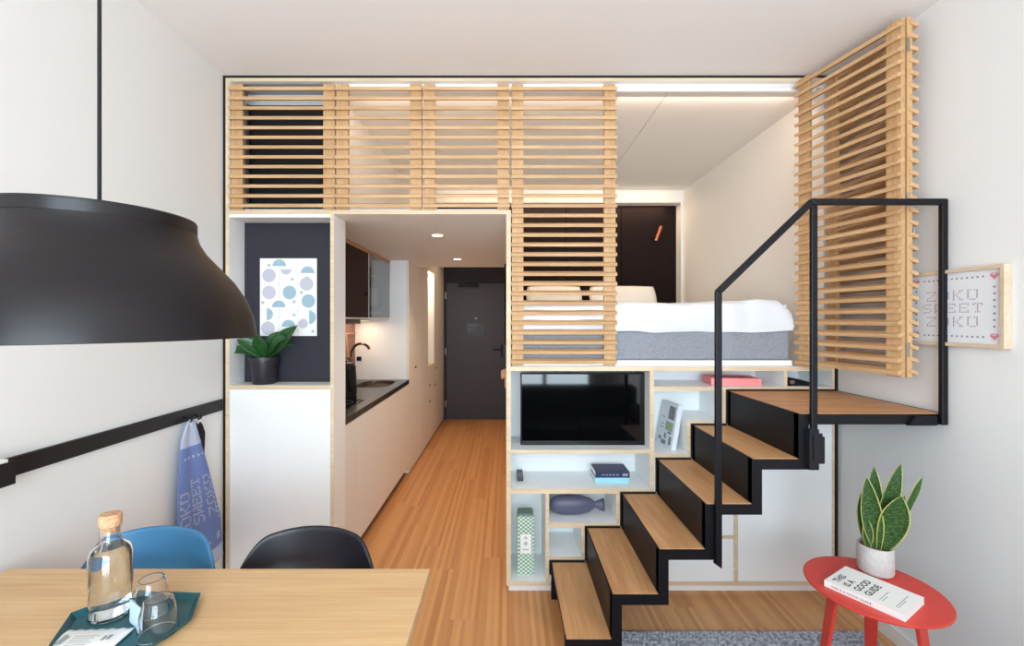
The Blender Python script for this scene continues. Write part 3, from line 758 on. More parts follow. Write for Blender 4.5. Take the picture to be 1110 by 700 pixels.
for u in (1/3, 2/3): pm.box(pa+u*pw-.001, pa+u*pw+.001, 2.5360, 2.5364, pz0, pz1, 3)
for v in (1/3, 2/3): pm.box(pa, pb, 2.5360, 2.5364, pz1-v*ph-.001, pz1-v*ph+.001, 3)
R_ = pw*.12
for u, v, r, mi, hf in ((.16, .22, R_, 1, 0), (.16, .44, R_, 1, 0), (.34, .10, R_, 0, 1), (.46, .14, R_*.8, 1, 3), (.84, .19, R_, 0, 1), (.82, .33, R_, 1, 0), (.52, .44, R_, 0, 0), (.85, .55, R_, 0, 0),
        (.33, .63, R_, 0, 1), (.12, .72, R_*.9, 0, 2), (.14, .9, R_, 1, 0), (.5, .88, R_, 0, 1), (.865, .76, R_, 0, 2), (.76, .84, R_*.7, 1, 0),
        (.16, .09, .009, 2, 0), (.57, .27, .009, 2, 0), (.83, .25, .009, 2, 0), (.73, .44, .009, 2, 0), (.05, .57, .009, 2, 0), (.6, .56, .009, 2, 0), (.19, .73, .009, 2, 0), (.6, .73, .009, 2, 0), (.93, .94, .009, 2, 0)):
    dot(u, v, r, mi, hf)
pm.build('pastel_print', PM, ps)

def leaf(mb, base, tip, width, nrm, bow=.0, bowdir=None, nu=6, nv=14, cup=.25, wmax=.45, mi=0, base_w=.25, pw=1.0):
    base = Vector(base); tip = Vector(tip); nrm = Vector(nrm).normalized()
    bowdir = Vector(bowdir) if bowdir else Vector((0, 0, 1))
    midp = (base+tip)/2 + bowdir*bow
    def fn(u, v):
        p = base*(1-v)**2+midp*2*v*(1-v)*1.0+tip*v*v
        t = ((midp-base)*(1-v)+(tip-midp)*v).normalized()
        side = t.cross(nrm).normalized(); up = side.cross(t).normalized()
        if v < wmax: wv = base_w+(1-base_w)*math.sin(v/wmax*PI/2)
        else: wv = max(0.0, math.cos((v-wmax)/(1-wmax)*PI/2))**pw
        a = (u-.5)*2
        return p+side*(width/2*wv*a)+up*(cup*width/2*wv*a*a)
    mb.grid(fn, nu, nv, mi)
np_ = thing('potted_plant', 'small broad leaved plant in a black pot on the niche shelf', 'plant', (-1.36, 2.47, ZS))
NX, NY = -1.352, 2.472
MB().lathe((NX, NY, ZS+.0005), [(.058, 0), (.060, .004), (.072, .13), (.078, .13), (.078, .15), (.070, .15), (.066, .13), (.064, .128)], 32, cap1=True).build('pot', mat('black_pot', (36, 32, 40), .4), np_, smooth=True, auto=True)
MB().lathe((NX, NY, ZS+.129), [(.064, 0), (.0, .006)], 20, cap0=False, cap1=False).build('soil', M_SOIL, np_)
M_FIC = leaf_mat('rubber_leaf', (22, 62, 30), (60, 110, 48), (44, 96, 44), we=.02, rough=.3, bands=2)
zb = ZS+.13
for tipx, tipz, w_, ty, bw2 in ((-.20, .035, .055, -.02, .075), (-.125, .115, .075, -.05, .05), (.20, .195, .10, -.03, .0), (.155, .125, .085, -.07, .06), (.01, .15, .075, -.09, .02), (-.06, .14, .06, .01, .02), (.17, .085, .03, -.01, .055), (.07, .16, .07, .02, .03), (-.15, .095, .05, .0, .06)):
    lm = MB(); leaf(lm, (NX, NY, zb), (NX+tipx, NY+ty, zb+tipz), w_, (0.1, -1, .7), bow=bw2, cup=.35, wmax=.55, base_w=.12)
    lm.build('leaf', M_FIC, np_, smooth=True, solid=.0012, fix=False)

# ================================================================== THINGS ON THE SHELVES
rm = thing('remote_control', 'dark grey remote control on the shelf under the television', 'remote control', (.07, 2.58, .576))
zsh = F(0, 529.5)[1]
box(.060, .096, 2.505, 2.655, zsh+.0006, zsh+.02).build('body', mat('remote_grey', (62, 62, 70), .5), rm, bevel=.005)
bt = MB()
for i in range(3):
    for j in range(4): bt.box(.066+i*.0095, .072+i*.0095, 2.52+j*.02, 2.53+j*.02, zsh+.02, zsh+.0215)
bt.build('buttons', M_GREYINK, rm); 
def book(name, label, x0, x1, y0, y1, z0, z1, cm, group=None, deco=None):
    t = thing(name, label, 'book', ((x0+x1)/2, (y0+y1)/2, z0), group)
    c_ = MB(); c_.box(x0, x1, y0, y1, z0, z0+.0025).box(x0, x1, y0, y1, z1-.0025, z1).box(x0, x1, y0, y0+.0025, z0+.0025, z1-.0025)
    c_.build('cover', cm, t)
    box(x0+.003, x1-.003, y0+.003, y1-.003, z0+.003, z1-.003).build('pages', M_PAPER, t)
    return t
b1 = book('book', 'light blue book, the lower one of the pair under the television', .497, .688, 2.482, 2.62, zsh+.0006, zsh+.030, mat('sky_blue_cover', (150, 208, 222), .5), 'books on the shelf under the television')
b2 = book('book', 'navy patterned book, the upper one of the pair under the television', .499, .690, 2.480, 2.62, zsh+.0308, zsh+.064, mat('navy_cover', (36, 42, 78), .45, var=.35, vscale=90), 'books on the shelf under the television')
dl = MB()
for i in range(5): dl.box(.535+i*.02, .548+i*.02, 2.4792, 2.480, zsh+.044, zsh+.050)
dl.box(.65, .68, 2.4792, 2.480, zsh+.04, zsh+.054)
dl.build('spine_print', M_GREYINK, b2)
# fish shaped vase
fv = thing('fish_shaped_vase', 'slate grey fish shaped vase lying in the low cubby', 'vase', (.37, 2.5, .39))
zf = F(0, 566.5)[1]
prof = [(.004, 0), (.028, .004), (.042, .02), (.052, .06), (.055, .11), (.052, .17), (.040, .22), (.024, .245), (.018, .255), (.020, .265), (.030, .285), (.037, .305), (.033, .303), (.014, .27)]
MB().lathe((.245, 2.505, zf+.0555), prof, 32, axis='x', sx=.75).build('body', mat('slate_glaze', (88, 90, 112), .45), fv, smooth=True)
# green patterned bottle box
M_GB, nt, bs = new_mat('green_hatch')
def _gb():
    N = nt.nodes.new; tc = N('ShaderNodeTexCoord'); mp = N('ShaderNodeMapping'); mp.inputs['Scale'].default_value = (1, 1, 1.0)
    nt.links.new(tc.outputs['Object'], mp.inputs['Vector'])
    ws = []
    for rot in (.9, -.9):
        wv = N('ShaderNodeTexWave'); wv.inputs['Scale'].default_value = 19; m2 = N('ShaderNodeMapping'); m2.inputs['Rotation'].default_value = (0, rot, 0)
        nt.links.new(mp.outputs[0], m2.inputs[0]); nt.links.new(m2.outputs[0], wv.inputs[0]); ws.append(wv)
    mm = N('ShaderNodeMath'); mm.operation = 'MULTIPLY'; nt.links.new(ws[0].outputs['Fac'], mm.inputs[0]); nt.links.new(ws[1].outputs['Fac'], mm.inputs[1])
    r = N('ShaderNodeValToRGB'); r.color_ramp.elements[0].position = .12; r.color_ramp.elements[1].position = .2
    r.color_ramp.elements[0].color = rgb(112, 148, 118); r.color_ramp.elements[1].color = rgb(222, 234, 224)
    nt.links.new(mm.outputs[0], r.inputs['Fac']); nt.links.new(r.outputs['Color'], bs.inputs['Base Color']); bs.inputs['Roughness'].default_value = .6
_gb()
gb = thing('bottle_box', 'tall green hatched bottle box with a white label in the lowest left cubby', 'box', (.108, 2.5, .075))
box(.0615, .152, 2.462, 2.552, .0756, .40).build('carton', M_GB, gb)
box(.066, .148, 2.466, 2.548, .40, .412).build('lid', mat('green_grey', (110, 130, 118), .6), gb)
box(.078, .136, 2.4605, 2.462, .195, .30).build('label', M_PAPER, gb)
lb = MB(); lb.lathe((.107, 2.4602, .25), [(.011, 0), (.011, -.0003)], 16, axis='y'); lb.box(.09, .124, 2.4599, 2.4604, .212, .219); lb.prism([(.093, .275), (.121, .275), (.107, .292)], 'y', 2.4599, 2.4604)
lb.build('label_print', mat('label_grey', (175, 185, 180), .7), gb)
# pale leaning book
zl = F(0, 491.7)[1]
lb_ = thing('book', 'pale grey picture book leaning in the stepped cubby right of the television', 'book', (.915, 2.46, zl+.001), rot=(0, math.radians(10), math.radians(8)))
c_ = MB(); c_.box(-.0, .0025, -.0, .18, 0, .255).box(.0255, .028, 0, .18, 0, .255).box(.0025, .0255, 0, .0025, 0, .255)
c_.build('cover', mat('pale_cover', (214, 220, 226), .6), lb_, local=True)
box(.003, .025, .003, .177, .003, .252).build('pages', M_PAPER, lb_, local=True)
pc = MB()
for (y0, y1, z0, z1, mi) in ((.02, .085, .16, .235, 0), (.03, .07, .175, .20, 2), (.02, .1, .095, .145, 1), (.03, .07, .08, .09, 0), (.02, .045, .02, .065, 0), (.075, .125, .012, .035, 0), (.08, .10, .045, .075, 0), (.13, .16, .03, .05, 0), (.12, .16, .10, .104, 0), (.12, .16, .12, .124, 0), (.12, .16, .16, .164, 0)):
    pc.box(-.0006, 0, y0, y1, z0, z1, mi)
pc.build('cover_print', [mat('print_grey', (120, 126, 134), .6), mat('print_green', (150, 170, 130), .6), M_PAPER], lb_, local=True)
# coral book and black case on the upper shelf
zu = F(0, 419)[1]
pb_ = thing('book', 'coral pink book lying on the long upper shelf behind the railing', 'book', (1.27, 2.50, zu+.0006), rot=(0, 0, math.radians(-8)))
M_COR = mat('coral_cover', (240, 138, 138), .55)
c_ = MB(); c_.box(-.13, .13, -.07, .1, 0, .004).box(-.13, .13, -.07, .1, .036, .04).box(-.13, .13, -.07, -.066, .004, .036); c_.build('cover', M_COR, pb_, local=True)
box(-.127, .127, -.065, .097, .0045, .0355).build('pages', M_COR, pb_, local=True)
pp = MB()
for i in range(6): pp.box(-.08+i*.028, -.06+i*.028, -.04+(i % 2)*.02, .03, .04, .0404)
pp.build('cover_print', mat('dark_rose', (120, 60, 75), .6), pb_, local=True)
bc = thing('black_case', 'black wedge shaped case on the small shelf at the right end', 'case', (1.6, 2.45, zu))
wq = MB(); wq.prism([(1.535, zu+.0006), (1.70, zu+.0006), (1.70, zu+.012), (1.60, zu+.038), (1.545, zu+.046), (1.535, zu+.04)], 'y', 2.43, 2.52)
wq.build('shell', M_BLACK, bc, bevel=.004)
box(1.556, 1.58, 2.428, 2.4305, zu+.012, zu+.03).build('badge', M_STEEL, bc)

# ================================================================== DINING TABLE, TRAY
TX0, TX1, TY1, TZ = -1.48, -.228, 1.32, .75
tb = thing('dining_table', 'pale wood dining table in the left foreground', 'table', (-.85, .8, 0))
box(TX0, TX1, .25, TY1, TZ-.028, TZ).build('tabletop', M_TABLE, tb, bevel=.002)
box(TX0+.06, TX1-.06, .32, TY1-.08, TZ-.075, TZ-.0285).build('apron', M_BLACKM, tb)
for x in (TX0+.08, TX1-.08):
    for y in (.34, TY1-.12):
        box(x-.022, x+.022, y-.022, y+.022, .001, TZ-.0755).build('leg', M_BLACKM, tb, bevel=.002)

hexo = [(-1.002, 1.190), (-.813, 1.178), (-.765, 1.077), (-.815, .90), (-.975, .90), (-1.080, 1.098)]
cxh = sum(p[0] for p in hexo)/6; cyh = sum(p[1] for p in hexo)/6
tr = MB(); nH = 6
def ringp(s, z): return [(cxh+(p[0]-cxh)*s, cyh+(p[1]-cyh)*s, z) for p in hexo]
for s, z in ((.90, .7506), (1.0, .764), (.995, .7656), (.895, .7526)): tr.v += ringp(s, z)
for k in range(3):
    for i in range(6): j = (i+1) % 6; tr.f.append((k*6+i, k*6+j, (k+1)*6+j, (k+1)*6+i)); tr.m.append(0)
tr.f.append(tuple(range(6))); tr.m.append(0); tr.f.append(tuple(18+i for i in range(6))); tr.m.append(0)
tag(tr.build('serving_tray', M_TEAL), 'teal hexagonal metal tray on the dining table', 'tray')
ZT_ = .7532
cf = thing('water_carafe', 'glass water carafe with a cork stopper on the teal tray', 'carafe', (-1.005, 1.115, ZT_))
CX_, CY_ = -.994, 1.112
gp = [(.001, 0), (.040, 0), (.044, .005), (.044, .15), (.039, .168), (.026, .182), (.0215, .19), (.0215, .222), (.0190, .222), (.0190, .19), (.024, .178), (.0365, .165), (.0415, .15), (.0415, .009), (.038, .006), (.001, .006)]
MB().lathe((CX_, CY_, ZT_), gp, 40, cap0=True, cap1=True).build('bottle', M_GLASS, cf, smooth=True, auto=True)
MB().lathe((CX_, CY_, ZT_), [(.001, .0065), (.0375, .0065), (.0412, .0095), (.0412, .15), (.0358, .164), (.031, .170), (.001, .170)], 40).build('water', M_WATER, cf, smooth=True, auto=True)
MB().lathe((CX_, CY_, ZT_+.205), [(.0185, 0), (.0188, .0175), (.0225, .0178), (.0235, .040), (.021, .047)], 28).build('cork_stopper', M_CORK, cf, smooth=True, auto=True)
def tumbler(label, x, y):
    g = thing('drinking_glass', label, 'glass', (x, y, ZT_), 'upturned glasses on the tray')
    MB().lathe((x, y, ZT_), [(.0405, .0), (.0405, .002), (.036, .05), (.0285, .079), (.026, .082), (.001, .082), (.001, .0795), (.0245, .0795), (.0265, .077), (.0338, .048), (.038, 0), (.0405, 0)], 36, cap0=False, cap1=False).build('glass_body', M_GLASS, g, smooth=True, auto=True)
tumbler('upturned drinking glass at the front right of the tray', -.822, 1.045)
tumbler('upturned drinking glass behind the other, nearer the carafe', -.902, 1.125)
nk = MB(); nk.obox((-.893, 1.065, ZT_+.028), (.05, -.03, 0), (.0008, .0013, 0), (.0, 0, .055)); nk.obox((-.898, 1.070, ZT_+.026), (.05, -.035, 0), (.0008, .0013, 0), (.004, .002, .05))
tag(nk.build('folded_card', mat('pale_blue_card', (190, 212, 230), .7)), 'pale blue folded card standing between the carafe and the glasses', 'card')
pk = thing('paper_sachet', 'white printed paper sachet lying at the front of the tray', 'sachet', (-.958, 1.005, ZT_), rot=(0, 0, math.radians(3)))
sq = MB()
def sf(u, v): return (-.075+.15*u, -.04+.085*v, .004+.007*math.sin(PI*u)*math.sin(PI*v)+.0012*math.sin(u*40)*(1 if v > .9 else 0))
sq.grid(sf, 24, 12); sq.build('sachet_body', M_PAPER, pk, local=True, smooth=True, solid=.002, fix=False)
sp_ = MB()
for i in range(6): sp_.box(-.030, .012+(i % 3)*.005, -.024+i*.007, -.0230+i*.007, .0122, .0128)
for i in range(3): sp_.box(-.058+i*.006, -.055+i*.006, -.012, .022-i*.004, .0098+i*.0006, .0106+i*.0006)
sp_.box(.036, .041, -.002, .012, .0105, .0118); sp_.box(.044, .050, .002, .016, .0098, .0112)
sp_.build('sachet_print', M_GREYINK, pk, local=True)

# ================================================================== CHAIRS
def make_chair(label, cx_, m, ytop=1.455, turn=0):
    t = thing('shell_chair', label, 'chair', (cx_, 1.2, 0), 'moulded shell chairs at the dining table', (0, 0, turn))
    prof = [(-.24, .425), (-.22, .452), (-.15, .455), (-.05, .445), (.05, .44), (.12, .448), (.17, .475), (.205, .53), (.225, .60), (.24, .67), (.25, .74), (.257, .805)]
    # backrest runs along +y, so the seat faces the camera
    import bisect
    def P(v):
        x = v*(len(prof)-1); i = min(int(x), len(prof)-2); f = x-i
        return prof[i][0]*(1-f)+prof[i+1][0]*f, prof[i][1]*(1-f)+prof[i+1][1]*f
    def fn(u, v):
        y, z = P(v); a = 2*u-1
        hw = .225
        if v < .1: hw = .18+.045*(v/.1)**.5
        if v > .80:
            k = (v-.80)/.20; hw = .225
        back = max(0, min(1, (v-.5)/.25))
        x = hw*a
        wrap = abs(a)**2.4
        y -= back*.095*wrap
        z += (1-back)*.03*abs(a)**3
        if back > 0:
            # rounded top outline
            drop = (max(0, abs(a)-.0)**2)*.035+(max(0, abs(a)-.62)/.38)**2.2*.10
            z -= drop*max(0, (v-.6)/.4)
        return (x, y, z)
    s = MB(); s.grid(fn, 32, 44)
    s.build('shell', m, t, local=True, smooth=True, solid=.012, sub=1, fix=False)
    for sx in (-1, 1):
        for sy in (-1, 1):
            MB().tube([(sx*.12, sy*.11, .435), (sx*.22, sy*.20, .001)], [.017, .011], 12).build('leg', M_PLAT, t, local=True, smooth=True, auto=True)
    MB().obox((0, 0, .425), (.26, 0, 0), (0, .24, 0), (0, 0, .016)).build('under_frame', M_BLACKM, t, local=True)
    t.location = (cx_, ytop-.257, 0)
    return t
make_chair('blue moulded shell chair tucked under the far left of the table', -1.135, mat('blue_shell', (60, 122, 164), .45), 1.480)
make_chair('black moulded shell chair tucked under the far right of the table', -.632, mat('black_shell', (20, 18, 28), .4), 1.480)

# ================================================================== PENDANT LAMP
LX, LY, LZ = -.763, .83, 1.457
pl = thing('pendant_lamp', 'large black domed pendant lamp hanging over the dining table', 'lamp', (LX, LY, LZ))
sil = [(213.6, 244.4), (213.6, 255.4), (217.4, 266.4), (224.7, 277.4), (238.8, 291.5), (254.5, 307), (267, 324.5), (275, 342), (279, 360.6)]
lp = []
g_ax = math.atan2(-LX, LY); dist = math.hypot(LX, LY)
for px, py in sil:                       # silhouette readings turned into radius and height of the lathe
    a = math.atan((549-px)/480); hf = g_ax-a
    r = dist*math.sin(hf); yt = dist*math.cos(hf)*math.cos(a); lp.append((r, CAMH+(347-py)/480*yt-LZ))
lp = lp[::-1]
out = [(lp[0][0], 0)]+[p for p in lp[1:] if p[1] > 0.002]
inn = [(r-.003, z-.001) for r, z in reversed(out)]
MB().lathe((LX, LY, LZ), out+[(out[-1][0]-.0035, out[-1][1])]+inn[1:], 96, cap0=False, cap1=False).build('shade', mat('lamp_black', (20, 15, 18), .34, spec=.32), pl, smooth=True, auto=True)
tz = LZ+out[-1][1]; trd = out[-1][0]
MB().lathe((LX, LY, tz-.022), [(trd+.0012, 0), (trd+.0012, .019), (trd-.002, .0225), (0.001, .0235)], 96, cap0=False, cap1=False).build('cap', bpy.data.materials['lamp_black'], pl, smooth=True, auto=True)
MB().tube([(LX, LY, tz+.001), (LX, LY, ZC-.03)], .0032, 8).build('cord', M_BLACKM, pl, smooth=True, auto=True)
MB().lathe((LX, LY, ZC-.03), [(.05, 0), (.055, .0295)], 24).build('ceiling_cup', M_BLACKM, pl, smooth=True, auto=True)
MB().lathe((LX, LY, tz-.11), [(.001, 0), (.028, .012), (.032, .035), (.02, .06), (.018, .088)], 24).build('bulb', mat('opal_glass', (235, 232, 225), .3), pl, smooth=True)

# ================================================================== LEFT WALL: RAIL, BOX, TOWEL
wr = thing('wall_rail', 'long black metal rail screwed along the left wall', 'rail', (XL, 1.4, 1.0))
box(XL+.001, XL+.012, .2, 2.385, 1.006, 1.066).build('bar', M_RAIL, wr, bevel=.001)
box(XL+.0125, XL+.016, .2, 2.385, 1.062, 1.066).build('lip', M_RAIL, wr)
def hook(y):
    h = MB(); h.tube([(XL+.014, y, 1.03), (XL+.03, y, 1.02), (XL+.036, y, 1.005), (XL+.046, y, 1.012), (XL+.048, y, 1.028)], .0045, 8)
    h.build('hook', M_BLACK, wr, smooth=True)
hook(2.10); hook(2.165)
bxh = thing('rail_box', 'small black open box hooked on the wall rail at the left edge', 'box', (-1.5, 1.15, 1.0))
bm_ = MB(); bx0, bx1, by0, by1, bz0, bz1 = XL+.0165, -1.465, .98, 1.322, 1.003, 1.072
bm_.box(bx0, bx1, by0, by1, bz0, bz0+.004).box(bx0, bx0+.003, by0, by1, bz0+.004, bz1).box(bx1-.003, bx1, by0, by1, bz0+.004, bz1).box(bx0+.003, bx1-.003, by0, by0+.003, bz0+.004, bz1).box(bx0+.003, bx1-.003, by1-.003, by1, bz0+.004, bz1)
bm_.build('tray', M_RAIL, bxh)
tag(box(bx0+.006, bx1-.008, by0+.01, by1-.012, bz0+.0045, bz1+.008).build('note_pad', M_PAPER, bevel=.002), 'white note pad standing in the small black wall box', 'note pad')

M_TOW = weave('blue_towel', (100, 120, 176), (128, 146, 200), 400, .25)
M_TOWL = weave('towel_pale', (176, 186, 212), (196, 204, 226), 400, .25)
tw = thing('tea_towel', 'blue tea towel with pale stitched lettering hanging on the left wall rail', 'towel', (XL+.03, 2.13, .3))
def towel(u, v):                     # u across, v down
    def lin(t, pts):
        for (p, q), (p1, q1) in zip(pts, pts[1:]):
            if t <= p1: return q+(q1-q)*max(0, t-p)/(p1-p)
        return pts[-1][1]
    wl = lin(v, ((-.1, 2.10), (0, 2.10), (.03, 2.075), (.12, 2.045), (.4, 2.025), (1.1, 2.02)))
    wr_ = lin(v, ((-.1, 2.115), (0, 2.115), (.03, 2.145), (.12, 2.172), (.36, 2.242), (.72, 2.335), (1.1, 2.365)))
    y = wl+(wr_-wl)*u
    z = 1.018-.765*v-.02*(u-.5)*v
    fold = math.sin(u*PI*3+.6)*.009*(1-.3*v)+math.sin(u*PI)*.012
    x = XL+.034+fold*(.4+.6*v)
    return Vector((x, y, z))
tm = MB(); 
NV = 60; NU = 40
tm.grid(towel, NU, NV)
for k in range(len(tm.f)):
    row = k//NU; v = (row+.5)/NV
    tm.m[k] = 1 if v < .165 or v > .90 else 0
tm.build('cloth', [M_TOW, M_TOWL], tw, smooth=True, solid=.003, fix=False)
ts = MB()
def tstitch(u, v, du, dv):
    n = len(ts.v)
    for a, b_ in ((u-du, v-dv), (u+du, v-dv), (u+du, v+dv), (u-du, v+dv)):
        p = towel(a, b_); ts.v.append((p.x+.0028, p.y, p.z))
    ts.f.append((n, n+1, n+2, n+3)); ts.m.append(0)
# lettering runs down the cloth: text x axis -> upwards, lines side by side
for word, uc_, vtop, cell in (('ZOKU', .80, .36, .0125), ('SWEET', .47, .36, .0105), ('ZOKU', .16, .42, .0125)):
    vend = vtop+len(word)*6*cell
    for li, ch in enumerate(word):
        for r_, row in enumerate(FONT[ch]):
            for cc, bit in enumerate(row):
                if bit == '1':
                    v = vend-(li*6+cc)*cell; u = uc_-.11+r_*.034
                    if .03 < u < .97: tstitch(u, v, .0135, cell*.42)
for i in range(5): tstitch(.16+i*.17, .235, .035, .009)
for i in range(9): tstitch(.93, .42+i*.036, .02, .009)
for du, dv in ((0, 0), (.04, -.012), (-.04, -.012), (0, -.024), (.03, .012), (-.03, .012)): tstitch(.86+du, .83+dv, .022, .007)
for i in range(3): tstitch(.62-i*.14, .845, .03, .009)
ts.build('stitching', M_TOWL, tw, fix=False)
MB().tube([(XL+.045, 2.10, 1.012), (XL+.038, 2.105, 1.0), (XL+.036, 2.11, .985)], .003, 6).build('loop', M_PAPER, tw)
om = thing('oven_mitt', 'black oven mitt hanging on the wall rail behind the blue towel', 'oven mitt', (XL+.02, 2.19, .8))
mm_ = MB()
def mitt(u, v):
    a = 2*PI*u; pr = [(0, .02), (.08, .032), (.3, .045), (.6, .036), (.9, .026), (1, .002)]
    for (p0, r0), (p1, r1) in zip(pr, pr[1:]):
        if v <= p1: r = r0+(r1-r0)*(v-p0)/(p1-p0); break
    return (XL+.022+.012*math.sin(a)*(r/.045), 2.178+.02*v+r*math.cos(a), .985-.20*v)
mm_.grid(mitt, 20, 20); mm_.build('padding', weave('black_cotton', (24, 22, 30), (38, 34, 44), 200), om, smooth=True, fix=False)
MB().tube([(XL+.044, 2.165, 1.01), (XL+.03, 2.17, .99), (XL+.022, 2.178, .975)], .003, 6).build('loop', M_PAPER, om)

# ================================================================== RIGHT WALL PICTURE
pf = thing('framed_picture', 'light wood framed cross stitch picture on the right wall', 'picture', (XR, 1.76, 1.54))
PY0, PY1, PZ0, PZ1, PX = 1.577, 1.965, 1.387, 1.692, 1.772
fm = MB(); fw = .014
fm.box(PX, XR-.0005, PY0, PY0+fw, PZ0, PZ1).box(PX, XR-.0005, PY1-fw, PY1, PZ0, PZ1).box(PX, XR-.0005, PY0+fw, PY1-fw, PZ0, PZ0+fw).box(PX, XR-.0005, PY0+fw, PY1-fw, PZ1-fw, PZ1)
fm.build('frame', wood('ash_frame', (196, 172, 146), (216, 196, 168), 'y', .6), pf, bevel=.001)
box(PX+.010, XR-.001, PY0+fw, PY1-fw, PZ0+fw, PZ1-fw).build('canvas', mat('linen_canvas', (224, 226, 230), .6), pf)
sx_ = PX+.0095
em = MB()
iy0, iy1, iz0, iz1 = PY0+fw, PY1-fw, PZ0+fw, PZ1-fw
W_, H_ = iy1-iy0, iz1-iz0
def stitch(s, t, ds, mi):            # s from left to right as seen (y decreasing), t from the top
    y = iy1-s; z = iz1-t; em.box(sx_, sx_+.0004, y-ds, y+ds, z-ds, z+ds, mi)
for word, t0, cell in (('ZOKU', .072, .0072), ('SWEET', .124, .0066), ('ZOKU', .176, .0072)):
    tw_ = (len(word)*6.6-1.6)*cell*1.15
    for li, ch in enumerate(word):
        for r_, row in enumerate(FONT[ch]):
            for cc, bit in enumerate(row):
                if bit == '1': stitch(W_/2-tw_/2+(li*6.6+cc)*cell*1.15, t0+r_*cell*.82, cell*.30, 0)
for i in range(15):
    s = .045+i*(W_-.09)/14
    if 1 <= i <= 13: stitch(s, .024, .0034, 1); stitch(s, H_-.026, .0034, 1)
for i in range(7):
    t = .065+i*(H_-.13)/6
    stitch(.026, t, .0036, 1); stitch(W_-.026, t, .0036, 1)
for hs, ht in ((.026, .026), (W_-.026, .026), (.026, H_-.028), (W_-.026, H_-.028)):
    for r_, row in enumerate(HEART):
        for cc, bit in enumerate(row):
            if bit == '1': stitch(hs+(cc-3)*.0042, ht+(r_-2.5)*.0042, .0020, 2)
em.build('cross_stitch', [mat('thread_mauve', (150, 120, 138), .8), mat('thread_grey', (130, 132, 142), .8), mat('thread_pink', (206, 130, 145), .8)], pf)

# ================================================================== RUG
rx0, rx1, ry0, ry1 = .47, 1.71, .62, 2.11
vr = MB(); nx, ny = 300, 330
def rugf(u, v):
    x = rx0+(rx1-rx0)*u; y = ry0+(ry1-ry0)*v
    p, q = .0175, .020
    row = math.floor(y/q); ph = .5*(row % 2)
    h = abs(math.sin(PI*(x/p+ph)))**.6*abs(math.sin(PI*y/q))**.6
    e_ = min(u*(rx1-rx0), (1-u)*(rx1-rx0), v*(ry1-ry0), (1-v)*(ry1-ry0))
    ed = min(1, e_/.006)
    return (x, y, .002+.010*ed+.010*h*ed)
vr.grid(rugf, nx, ny)
M_RUG, nt, bs = new_mat('grey_wool')
def _rug():
    N = nt.nodes.new; tc = N('ShaderNodeTexCoord'); sp = N('ShaderNodeSeparateXYZ'); nt.links.new(tc.outputs['Object'], sp.inputs[0])
    n = N('ShaderNodeTexNoise'); n.inputs['Scale'].default_value = 60; nt.links.new(tc.outputs['Object'], n.inputs[0])
    r = N('ShaderNodeValToRGB'); r.color_ramp.elements[0].position = .38; r.color_ramp.elements[1].position = .6
    r.color_ramp.elements[0].color = rgb(134, 138, 148); r.color_ramp.elements[1].color = rgb(196, 198, 206); nt.links.new(n.outputs['Fac'], r.inputs[0])
    nt.links.new(r.outputs[0], bs.inputs['Base Color']); bs.inputs['Roughness'].default_value = .95; bs.inputs['Specular IOR Level'].default_value = .1
_rug()
tag(vr.build('knitted_rug', M_RUG, smooth=True, fix=False), 'chunky grey knitted rug on the floor in front of the stairs', 'rug')

# ================================================================== RED SIDE TABLE
RXc, RYc, RR, RZ = 1.363, 1.645, .217, .50
rt = thing('side_table', 'round coral red side table with three legs at the right', 'side table', (RXc, RYc, 0))
MB().lathe((RXc, RYc, RZ-.010), [(RR-.004, 0), (RR, .003), (RR, .008), (RR-.002, .010)], 96).build('tabletop', M_RED, rt, smooth=True, auto=True)
for a in (173, 53, 293):
    a = math.radians(a); d = Vector((math.cos(a), math.sin(a), 0)); n_ = Vector((-d.y, d.x, 0))
    p0 = Vector((RXc, RYc, RZ-.0105))+d*.135; p1 = Vector((RXc, RYc, .0195))+d*.198
    lg = MB()
    q = []
    for p, wv in ((p0, .026), (p1, .016)):
        for s1, s2 in ((-1, -1), (1, -1), (1, 1), (-1, 1)): q.append(tuple(p+n_*wv*s1+d*.007*s2))
    if False:
        q = q[:4]+[(x, y, .0235 if False else z) for x, y, z in q[4:]]
    lg.v = q; lg.f = [(0, 3, 2, 1), (4, 5, 6, 7)]+[(i, (i+1) % 4, 4+(i+1) % 4, 4+i) for i in range(4)]; lg.m = [0]*6
    lg.build('leg', M_RED, rt, bevel=.003)
# guide book on it
A, B_, D_ = Vector((1.184, 1.65, 0)), Vector((1.345, 1.738, 0)), Vector((1.307, 1.452, 0))
gk = thing('paperback_book', 'white paperback guide with black lettering on the red side table', 'book', (A.x, A.y, RZ+.0006))
ub = (D_-A).normalized(); vb = Vector((-ub.y, ub.x, 0)); LB, WB, TB = .234, .178, .022
o0 = Vector((A.x, A.y, RZ+.0006))
M_CV = mat('book_cover_white', (242, 241, 238), .45)
def pbx(mb, u0, u1, v0, v1, z0, z1, mi=0):
    c_ = o0+ub*(u0+u1)/2+vb*(v0+v1)/2+Vector((0, 0, (z0+z1)/2)); mb.obox(c_, ub*(u1-u0), vb*(v1-v0), (0, 0, z1-z0), mi)
cvb = MB(); pbx(cvb, 0, LB, 0, WB, 0, .0012); pbx(cvb, 0, LB, 0, WB, TB-.0012, TB); pbx(cvb, 0, LB, 0, .0012, .0012, TB-.0012)
cvb.build('cover', M_CV, gk)
pgb = MB(); pbx(pgb, .001, LB-.001, .0013, WB-.001, .0013, TB-.0013); pgb.build('pages', M_PAPER, gk)
tx = MB()
